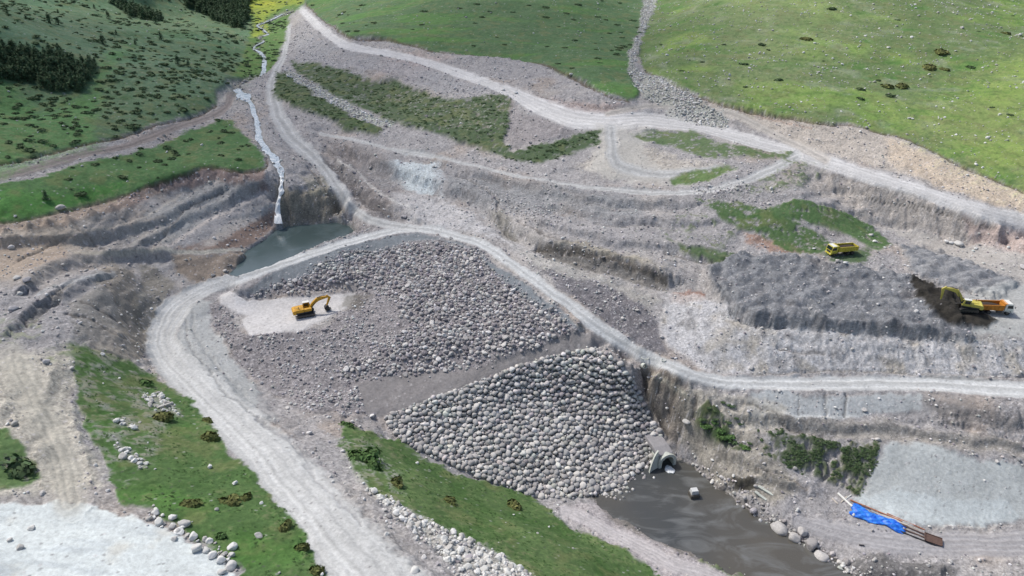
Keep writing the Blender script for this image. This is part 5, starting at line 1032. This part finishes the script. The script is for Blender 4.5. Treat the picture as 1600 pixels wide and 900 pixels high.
def excavator(label, px, py, heading, paint, swing=0.0, boom=((1.2, 1.7), (3.6, 4.3), (6.3, 4.1)), stick=((6.2, 4.5), (6.9, 3.9), (5.9, 1.6)), bucket=(5.75, 1.1), curl=0, pitch=0, roll=0):
    """x forward, tracks along x"""
    e = thing('excavator', label, 'excavator', px, py, heading, 'tracked excavators', pitch, .02, roll)
    for sy in (-1, 1):
        y0 = sy * 1.2
        prof = [(-1.9, .12), (-1.65, 0), (1.65, 0), (1.95, .15), (2.1, .5), (1.95, .82), (1.65, .95), (-1.65, .95), (-1.95, .82), (-2.1, .5)]
        t = MB().prism(prof, y0 - .3, y0 + .3, .03)
        for k in range(14): t.box((-1.7 + k * .262, y0, .985), (.07, .58, .06)); t.box((-1.7 + k * .262, y0, -.0), (.07, .58, .06))
        tr = t.build('crawler_track', BLK, e)
        fr_ = MB().box((0, y0 + sy * .31, .5), (3.0, .06, .42), bev=.02)
        for k in range(5): fr_.cyl((-1.3 + k * .65, y0 + sy * .34, .3), .15, .08, 'Y', 12)
        for k in (-1, 1): fr_.cyl((k * 1.72, y0 + sy * .33, .48), .36, .08, 'Y', 18)
        fr_.build('track_frame', STL, tr)
    MB().box((0, 0, .62), (1.9, 1.9, .5), bev=.05).cyl((0, 0, .98), .72, .22).build('undercarriage', CHS, e)
    up = link('upper_body', None, e, (0, 0, 0)); up.rotation_euler = (0, 0, swing)
    MB().prism([(-2.3, 1.12), (1.35, 1.12), (1.45, 1.45), (-2.3, 1.45)], -1.3, 1.3, .04).build('deck', CHS, up)
    MB().prism([(-2.9, 1.15), (-2.35, 1.1), (-2.2, 1.15), (-2.2, 2.12), (-2.6, 2.16), (-2.85, 2.0), (-3.0, 1.6)], -1.32, 1.32, .08).build('counterweight', paint, up)
    MB().prism([(-2.2, 1.46), (-.35, 1.46), (-.35, 2.22), (-2.2, 2.18)], -1.28, 1.28, .05).box((-1.3, -.1, 2.26), (1.2, 1.5, .12), bev=.03).build('engine_cover', paint, up)
    MB().box((.55, -.86, 1.78), (1.7, .8, .62), bev=.05).build('side_locker', paint, up)
    MB().cyl((-1.5, -.6, 2.55), .07, .5, 'Z', 10).build('exhaust', CHS, up)
    MB().rod((-.3, -1.2, 2.2), (-.3, -1.2, 2.75), .03).rod((-2.1, -1.2, 2.2), (-2.1, -1.2, 2.75), .03).rod((-.3, -1.2, 2.75), (-2.1, -1.2, 2.75), .03).build('handrail', CHS, up)
    # cab on the operator's left
    cab = MB().prism([(-.3, 1.46), (1.35, 1.46), (1.4, 1.9), (1.1, 2.95), (-.3, 2.98)], .42, 1.28, .06).build('cab', paint, up)
    MB().box((.42, .85, 3.02), (1.5, .9, .07), bev=.03).build('cab_roof', WHT, cab)
    MB().box((.4, 1.285, 2.42), (1.05, .03, .75)).build('side_window', DGL, cab); MB().box((.4, .415, 2.45), (1.0, .03, .7)).build('side_window', DGL, cab)
    MB().box((1.30, .85, 2.35), (.03, .72, 1.0), ry=rad(-16)).build('windscreen', DGL, cab); MB().box((-.315, .85, 2.5), (.03, .68, .6)).build('rear_window', DGL, cab)
    def beam(name, pts2, w, th, y=-.12):
        p = [Vector((a, 0, b)) for a, b in pts2]; n_ = len(p); topp, bot = [], []
        for i in range(n_):
            d = (p[min(i + 1, n_ - 1)] - p[max(i - 1, 0)]).normalized(); q = Vector((-d.z, 0, d.x)); h = th[i]; topp.append(p[i] + q * h); bot.append(p[i] - q * h)
        return MB().prism([(v.x, v.z) for v in topp + bot[::-1]], y - w / 2, y + w / 2, .03).build(name, paint, up)
    b0, b1, b2 = boom; m1 = ((b0[0] + b1[0]) / 2, (b0[1] + b1[1]) / 2 + .15)
    bmb = beam('boom', [b0, m1, b1, ((b1[0] + b2[0]) / 2, (b1[1] + b2[1]) / 2 + .05), b2], .5, [.22, .38, .45, .33, .18])
    s0, s1, s2 = stick; beam('stick', [s0, s1, s2], .36, [.2, .32, .14])
    for yy in (-.45, .21): MB().rod((1.3, yy, 1.5), ((b0[0] + b1[0]) / 2 + .3, yy, (b0[1] + b1[1]) / 2 + .1), .09).rod(((b0[0] + b1[0]) / 2 + .1, yy, (b0[1] + b1[1]) / 2 - .1), (b1[0] - .3, yy, b1[1] - .2), .05).build('boom_cylinder', STL, up)
    MB().rod((b1[0], -.12, b1[1] + .5), ((b1[0] + s0[0]) / 2, -.12, (b1[1] + s0[1]) / 2 + .42), .1).rod(((b1[0] + s0[0]) / 2, -.12, (b1[1] + s0[1]) / 2 + .42), (s0[0], -.12, s0[1] + .1), .06).build('stick_cylinder', STL, up)
    MB().rod((s1[0] + .2, -.12, s1[1]), (s2[0] + .3, -.12, s2[1] + .3), .08).build('bucket_cylinder', STL, up)
    bx_, bz_ = bucket; c_, s_ = math.cos(curl), math.sin(curl)
    prof = [(.45, .55), (.1, .6), (-.45, .35), (-.65, -.1), (-.5, -.5), (-.05, -.72), (.5, -.62), (.42, -.5), (0, -.56), (-.38, -.38), (-.5, -.05), (-.33, .25), (.1, .47)]
    bk = MB().prism([(bx_ + x * c_ - z * s_, bz_ + x * s_ + z * c_) for x, z in prof], -.72, .48)
    side = [(.45, .55), (.1, .6), (-.45, .35), (-.65, -.1), (-.5, -.5), (-.05, -.72), (.5, -.62)]
    for yy in (-.72, .43): bk.prism([(bx_ + x * c_ - z * s_, bz_ + x * s_ + z * c_) for x, z in side], yy, yy + .05)
    for k in range(5): q = (.62, -.66); bk.box((bx_ + q[0] * c_ - q[1] * s_, -.62 + k * .25, bz_ + q[0] * s_ + q[1] * c_), (.28, .09, .08), ry=-curl)
    bk.build('bucket', CHS, up); MB().box((1.46, -.9, 1.62), (.04, .2, .14)).build('work_lamp', LAMP, up)
    return e
# excavator alone on the pale pad, boom raised to the right
excavator('yellow excavator parked alone on the pale pad of the dam slope', 478, 492, rad(20), YEL, rad(4), boom=((1.0, 1.7), (3.1, 3.6), (5.5, 3.8)), stick=((5.35, 4.15), (5.95, 3.5), (5.1, 1.5)), bucket=(5.05, 1.0), curl=.3)
excavator('dusty pale yellow excavator digging in dark earth beside the orange truck', 1509, 484, rad(172), LYEL, rad(-14), boom=((1.0, 1.7), (2.9, 4.3), (5.3, 4.6)), stick=((5.1, 4.9), (5.7, 4.3), (5.5, 1.6)), bucket=(5.4, 1.0), curl=.1)

def dump_truck(label, px, py, heading, cab_paint, bed_paint, load=False, white_roof=False, pitch=0, roll=0):
    """x forward; three axles, tipping bed behind a flat fronted cab"""
    e = thing('dump_truck', label, 'dump truck', px, py, heading, 'tipper trucks', pitch, .02, roll)
    ch = MB()
    for yy in (-.42, .42): ch.box((-.3, yy, .95), (7.6, .14, .28))
    for xx in (-3.8, -2.4, -1, .6, 2.6): ch.box((xx, 0, .92), (.16, .8, .2))
    ch.build('chassis', CHS, e)
    def wheel(x, y, s, w=.34):
        t = MB().cyl((x, y, .52), .52, w, 'Y', 24).build('wheel', BLK, e, False); MB().cyl((x, y + s * (w / 2 + .01), .52), .27, .05, 'Y', 16).cyl((x, y + s * (w / 2 + .05), .52), .1, .08, 'Y', 10).build('rim', STL, t)
    for s in (-1, 1):
        wheel(2.75, s * 1.02, s); wheel(-1.35, s * .92, s, .56); wheel(-2.7, s * .92, s, .56)
        MB().prism([(2.1, .75), (2.1, 1.05), (2.4, 1.2), (3.1, 1.2), (3.4, 1.05), (3.4, .75), (3.3, .75), (3.25, 1.0), (3.0, 1.12), (2.45, 1.12), (2.2, 1.0), (2.2, .75)], s * 1.02 - .22, s * 1.02 + .22).build('mudguard', CHS, e)
    cab = MB().prism([(1.95, .95), (3.75, .7), (3.85, 1.0), (3.82, 1.75), (3.5, 2.72), (3.3, 2.85), (2.05, 2.85), (1.95, 2.7)], -1.2, 1.2, .06).build('cab', cab_paint, e)
    MB().box((2.75, 0, 2.89), (1.35, 2.2, .08), bev=.03).build('cab_roof', WHT if white_roof else cab_paint, cab)
    MB().box((3.69, 0, 2.23), (.04, 2.05, .92), ry=rad(-18)).build('windscreen', DGL, cab)
    for s in (-1, 1):
        MB().prism([(2.35, 1.8), (3.62, 1.8), (3.4, 2.55), (2.35, 2.55)], s * 1.205 - .015, s * 1.205 + .015).build('side_window', DGL, cab)
        d = MB().prism([(2.3, .98), (3.35, .9), (3.35, 1.75), (2.3, 1.75)], s * 1.215 - .012, s * 1.215 + .012).build('door', cab_paint, cab); MB().box((2.45, s * 1.24, 1.6), (.2, .03, .05)).build('handle', CHS, d)
        m = MB().rod((3.6, s * 1.2, 2.5), (3.85, s * 1.5, 2.5), .02).box((3.85, s * 1.5, 2.25), (.08, .2, .45), bev=.02).build('mirror', BLK, cab)
        MB().box((3.9, s * .85, .95), (.06, .34, .18), bev=.02).build('headlight', LAMP, e); MB().box((-4.18, s * .8, .95), (.05, .3, .12)).build('tail_lamp', RED_, e)
    MB().box((3.86, 0, .72), (.24, 2.4, .34), bev=.05).build('bumper', cab_paint, e); MB().box((3.87, 0, 1.35), (.04, 1.5, .5)).build('grille', CHS, cab)
    MB().cyl((.9, -1.0, .8), .32, 1.0, 'X', 16).build('fuel_tank', STL, e)
    # bed: floor, two sides, headboard with canopy, tailgate
    bed = link('bed', None, e)
    MB().box((-1.25, 0, 1.28), (5.7, 2.3, .14)).build('bed_floor', BEDM, bed)
    for s in (-1, 1):
        w = MB().prism([(-4.1, 1.2), (1.6, 1.2), (1.75, 2.5), (-4.2, 2.35)], s * 1.2 - .05, s * 1.2 + .05)
        for k in range(7): w.box((-3.7 + k * .85, s * 1.28, 1.82), (.12, .1, 1.05))
        w.box((-1.2, s * 1.24, 2.44), (5.9, .16, .14), ry=rad(-1.4)).build('side_panel', bed_paint, bed)
    MB().prism([(1.55, 1.2), (1.65, 1.2), (1.8, 2.75), (1.7, 2.75)], -1.2, 1.2).box((1.95, 0, 2.86), (.7, 2.3, .07), ry=rad(-10)).build('headboard', bed_paint, bed)
    MB().prism([(-4.12, 1.2), (-4.2, 1.2), (-4.3, 2.3), (-4.2, 2.3)], -1.16, 1.16).build('tailgate', bed_paint if white_roof else RUST, bed)
    if load:
        V, F = ICO[3]; V = V * (1 + .12 * np.sin(V @ np.array([6., 4, 9])))[:, None]; V = V * np.array([2.75, 1.12, .5]); V[:, 2] = np.maximum(V[:, 2], -.3)
        tag(link('gravel_load', raw_mesh('gravel_load', V + np.array([-1.3, 0, 1.85]), F, BEDM), None), None, None).parent = e
    return e
dump_truck('yellow dump truck with a white cab roof parked on the grassy knoll', 1313, 397, rad(192), TYEL, plain('bed_yellow', lin(196,180,66), .55, 0, .14, 2), white_roof=True, load=True)
dump_truck('orange dump truck with a white cab being loaded by the excavator', 1549, 488, rad(-6), WHT, ORG, load=True)

# ------------------------------------------------------------------ culvert mouth
def culvert():
    x, y = at_z(1041, 727, 0.0); e = tag(link('culvert', None, loc=(float(x), float(y), -.3), rot=(0, 0, rad(-72))), 'pale concrete arch culvert with a curved wing wall under the riprap', 'culvert')
    # local +x points out of the mouth, towards the camera
    def ring(r0, r1, x0, x1, leg, n=18):
        bm = bmesh.new(); rows = []
        prof = [(-1, 0)] + [(math.cos(a), math.sin(a)) for a in np.linspace(math.pi, 0, n)] + [(1, 0)]
        def pt(r, c, s, k): return (c * r, leg + s * r) if k not in (0, n + 1) else (c * r, 0)
        P0 = [pt(r0, c, s, k) for k, (c, s) in enumerate(prof)]; P1 = [pt(r1, c, s, k) for k, (c, s) in enumerate(prof)]
        for xx in (x0, x1): rows.append([[bm.verts.new((xx, a, b)) for a, b in P0], [bm.verts.new((xx, a, b)) for a, b in P1]])
        m = len(P0)
        for k in range(m - 1):
            for q in (0, 1): bm.faces.new((rows[0][q][k], rows[0][q][k + 1], rows[1][q][k + 1], rows[1][q][k]))
            for w_ in (0, 1): bm.faces.new((rows[w_][0][k], rows[w_][0][k + 1], rows[w_][1][k + 1], rows[w_][1][k]))
        bmesh.ops.recalc_face_normals(bm, faces=bm.faces[:]); return bm
    def fin(bm, name, mat, par=e):
        me = bpy.data.meshes.new(name); bm.to_mesh(me); bm.free(); me.materials.append(mat); return link(name, me, par)
    fin(ring(1.45, 1.85, -9, 0, 1.5), 'barrel', CON_); fin(ring(1.4, 2.05, -.05, .45, 1.5), 'mouth_rim', CON_)
    bm = bmesh.new(); V = []                                  # wing wall flaring away from the left side of the mouth (seen from outside)
    n_ = 10
    for i in range(n_ + 1):
        t = i / n_; px_ = .2 + .9 * t ** 1.6; py_ = -1.9 - 2.7 * t; h = 3.9 * (1 - t ** 1.5) ** .7 + .3
        V.append([bm.verts.new(p) for p in ((px_, py_, 0), (px_ - .45, py_ + .05, 0), (px_ - .45 - .8 * (1 - t), py_ + .05, h), (px_ - .8 * (1 - t), py_, h))])
    for a, b in zip(V[:-1], V[1:]):
        for k in range(4): bm.faces.new((a[k], a[(k + 1) % 4], b[(k + 1) % 4], b[k]))
    bm.faces.new(V[0]); bm.faces.new(V[-1]); bmesh.ops.recalc_face_normals(bm, faces=bm.faces[:]); fin(bm, 'wing_wall', CON_)
    MB().prism([(-9, 2.6), (-.3, 2.7), (-.3, 3.2), (-2.5, 3.75), (-6, 3.9), (-9, 3.8)], -2.1, 1.5, .2).build('concrete_cover', plain('cover_concrete', lin(146,144,146), .95, 0, .15, 2, .05), e)
    V_, F_ = ICO[2]; link('outflow', raw_mesh('outflow', V_ * (1 + .15 * np.sin(V_ @ np.array([7., 5, 3]))[:, None]), F_, fall), e, (1.4, 0, .35), None, (1.3, 1.0, .22))
culvert()

# ------------------------------------------------------------------ things on the right bank
def place(name, label, cat, px, py, w=0, group=None, dz=0):
    x, y, z = hit(px, py); return x, y, z + dz
bluem, nt, b = new_mat('blue_tarpaulin'); nz = noise_node(nt, 1.6, 5, .6); cr = nt.nodes.new('ShaderNodeValToRGB'); cr.color_ramp.elements[0].position = .35; cr.color_ramp.elements[1].position = .65
cr.color_ramp.elements[0].color = (*[float(c) for c in lin(22,84,206)], 1); cr.color_ramp.elements[1].color = (*[float(c) for c in lin(60,146,238)], 1); nt.links.new(nz.outputs[0], cr.inputs[0]); nt.links.new(cr.outputs[0], b.inputs['Base Color']); b.inputs['Roughness'].default_value = .4; bump(nt, b, nz.outputs[0], .15)
P0 = Vector(hit(1330, 795)); P1 = Vector(hit(1446, 842)); ax = (P1 - P0); LEN = ax.length; ax.normalize(); sd_ = Vector((-ax.y, ax.x, 0)).normalized(); up_ = Vector((0, 0, 1))
def along(t, s, h=0):                                  # t metres along the pile, s metres across (away from the river +)
    p = P0 + ax * t + sd_ * s; return Vector((p.x, p.y, float(ground_z(p.x, p.y)) + h))
nu, nv = 46, 16; V = []; Tl = 9.3
for i in range(nu):
    for j in range(nv):
        t = i / (nu - 1); u = j / (nv - 1) * 2 - 1; wd = 1.25 + .35 * math.sin(t * 5 + 1) * .6 + .15 * math.sin(17 * t); t2 = t * Tl + .25 * math.sin(6 * u + 3) * (abs(t - .5) * 2) ** 4
        h = .62 * (1 - abs(u) ** 2.4) * (1 - abs(2 * t - 1) ** 6) + .10 * math.sin(21 * t + 4 * u) * (1 - u * u) + .07 * math.sin(37 * t - 9 * u) + .05 * math.sin(13 * u + 50 * t)
        V.append(along(t2, u * wd + .12 * math.sin(11 * t), max(.06, h + .12)))
F = [[i * nv + j, i * nv + j + 1, (i + 1) * nv + j + 1, (i + 1) * nv + j] for i in range(nu - 1) for j in range(nv - 1)]
tb = link('tarpaulin', raw_mesh('tarpaulin', [v[:] for v in V], F, bluem, None, True)); tag(tb, 'crumpled bright blue tarpaulin thrown over a row of pipes', 'tarpaulin')
sol_ = tb.modifiers.new('cloth_thickness', 'SOLIDIFY'); sol_.thickness = .03
pipe_w = plain('pipe_pale', lin(200,190,176), .5, 0, .1, 2); pipe_o = plain('pipe_orange', lin(176,112,78), .7, 0, .15, 2); pipe_d = plain('pipe_brown', lin(104,84,76), .7, 0, .2, 2)
for (t0, t1, s, h, r, m, lb) in [(-.5, 8.6, 1.75, .12, .12, pipe_o, 'orange rusty pipe along the far side of the blue tarpaulin'), (3.2, 9.6, 1.35, .34, .1, pipe_w, 'pale pipe lying on top beside the blue tarpaulin'), (4.4, 11.6, 1.1, .5, .09, pipe_w, 'long pale pipe reaching from the tarpaulin to the rusty plate'),
    (6.5, 14.2, .9, .14, .12, pipe_d, 'brown pipe ending under the rusty steel plate'), (8.6, 14.4, -.75, .16, .14, CHS, 'dark pipe on the river side of the rusty plate'), (8.8, 14.0, .1, .14, .13, pipe_d, 'brown pipe in the middle between tarpaulin and plate'), (6, 12.5, 2.1, .1, .09, pipe_o, 'thin reddish pipe lying apart on the silt side')]:
    a, b_ = along(t0, s, h), along(t1, s, h); c = (a + b_) / 2; bm = MB(); bm.rod(a - c, b_ - c, r, 12); bm.rod(a - c - (b_ - a).normalized() * .03, a - c + (b_ - a).normalized() * .05, r * 1.12, 12); o = bm.build('pipe', m); o.location = c; tag(o, lb, 'pipe', 'pipes stacked at the tarpaulin')
a = along(14.0, .1, .42); o = MB().box((0, 0, 0), (2.9, 1.8, .1), bev=.015).box((1.4, 0, .12), (.1, 1.8, .22)).box((-1.4, 0, .12), (.1, 1.8, .22)).box((0, .87, .1), (2.9, .08, .16)).build('steel_plate', RUST); o.location = a; o.rotation_euler = (rad(6), rad(4), math.atan2(ax.y, ax.x) + .12); tag(o, 'rust brown steel skid plate at the right end of the pipes', 'steel plate')
for (p, q, r, m, lb) in [((1309,772),(1331,793), .22, WHT, 'thick white pipe piece above the left end of the tarpaulin'), ((1314,786),(1323,776), .1, pipe_w, 'short white stick crossing the thick white piece'), ((1300,779),(1309,788), .1, pipe_w, 'small pale stick lying apart at the far left of the pipes'), ((1320,781),(1330,774), .1, WHT, 'short white branch of pipe pointing up from the white piece'), ((1342,852),(1350,853), .12, CHS, 'small dark pipe offcut on the road below the tarpaulin')]:
    a = Vector(hit(*p)) + up_ * r; b_ = Vector(hit(*q)) + up_ * r * 1.3; c = (a + b_) / 2; o = MB().rod(a - c, b_ - c, r, 12).build('pipe', m); o.location = c; tag(o, lb, 'pipe', 'pipe offcuts')
# concrete block standing in the river
x, y = at_z(1084, 775, 0); o = tag(link('concrete_block', None, loc=(float(x), float(y), -.2), rot=(0, 0, .15)), 'squat concrete block standing in the dark river water', 'concrete block')
MB().box((0, 0, .5), (1.9, 1.7, 1.1), bev=.12).build('wet_base', plain('wet_concrete', lin(84,80,74), .6, 0, .25, 3), o); MB().box((0, .1, 1.45), (1.55, 1.3, .9), bev=.1, taper=.86).build('dry_top', plain('dry_concrete', lin(196,198,198), .85, 0, .1, 3), o)
# broken slabs by the river bank
for (px, py, L, rz, ry, lb) in [(1196,768,3.2,-.72,.12,'upper of two broken pale slabs lying on the river bank'), (1188,776,2.6,-.78,.2,'lower of two broken pale slabs lying on the river bank')]:
    x, y, z = hit(px, py); o = MB().box((0, 0, 0), (L, .5, .28), bev=.03).box((-L * .3, .15, .1), (L * .3, .3, .2), bev=.03).build('concrete_slab', CON_); o.location = (x, y, z + .22); o.rotation_euler = (0, ry, rz); tag(o, lb, 'concrete slab', 'broken slabs')
# concrete rings at the track edge
def ring_obj(px, py, r, h, lb, tilt=0, m=CON_):
    x, y, z = hit(px, py); bm = bmesh.new(); n_ = 24; rows = []
    for (rr_, zz) in ((r, 0), (r, h), (r * .8, h), (r * .8, 0)): rows.append([bm.verts.new((rr_ * math.cos(a), rr_ * math.sin(a), zz)) for a in np.linspace(0, 2 * math.pi, n_, endpoint=False)])
    for q in range(4):
        for k in range(n_): bm.faces.new((rows[q][k], rows[q][(k + 1) % n_], rows[(q + 1) % 4][(k + 1) % n_], rows[(q + 1) % 4][k]))
    bmesh.ops.recalc_face_normals(bm, faces=bm.faces[:]); me = bpy.data.meshes.new('concrete_ring'); bm.to_mesh(me); bm.free(); me.materials.append(m); tag(link('concrete_ring', me, None, (x, y, z - .02 + (r * .6 if tilt else 0)), (tilt, 0, .4)), lb, 'concrete ring', 'concrete rings at the track')
ring_obj(1008, 559, .85, .14, 'wide flat pale ring lying in the descending track'); ring_obj(1037, 563, .55, .22, 'small pale ring lying right of the wide flat one'); ring_obj(1004, 573, .6, 1.0, 'concrete pipe ring tipped on its side at the bank edge', rad(70))
print('done', round(time.time() - T0, 1), 'objects', len(bpy.data.objects))

# ------------------------------------------------------------------ clouds added out of view above to shade the left and middle hills
cm = bpy.data.materials.new('shade_cloud'); cm.use_nodes = True; nt = cm.node_tree; nt.nodes.clear()
o_n = nt.nodes.new('ShaderNodeOutputMaterial'); mxs = nt.nodes.new('ShaderNodeMixShader'); tr_ = nt.nodes.new('ShaderNodeBsdfTransparent'); df = nt.nodes.new('ShaderNodeBsdfDiffuse'); df.inputs[0].default_value = (.9, .9, .9, 1)
mxs.inputs[0].default_value = .30; nt.links.new(tr_.outputs[0], mxs.inputs[1]); nt.links.new(df.outputs[0], mxs.inputs[2]); nt.links.new(mxs.outputs[0], o_n.inputs[0])
for (gx, gy, R_, lb) in [(-150, 270, 95, 'thin unseen cloud added to shade the left hillside'), (20, 350, 80, 'thin unseen cloud added to shade the middle meadow')]:
    c = Vector((gx, gy, 50)) + dirv * 760; V, F = ICO[3]; V = V.copy(); V *= (1 + .22 * np.sin(V @ np.array([4., 2, 3]) + gx) + .12 * np.sin(V @ np.array([-7., 6, 2])))[:, None]; V *= np.array([R_ * 1.2, R_, R_ * .3])
    tag(link('shade_cloud', raw_mesh('shade_cloud', V, F, cm), None, c), lb, 'shade_cloud', kind='structure')
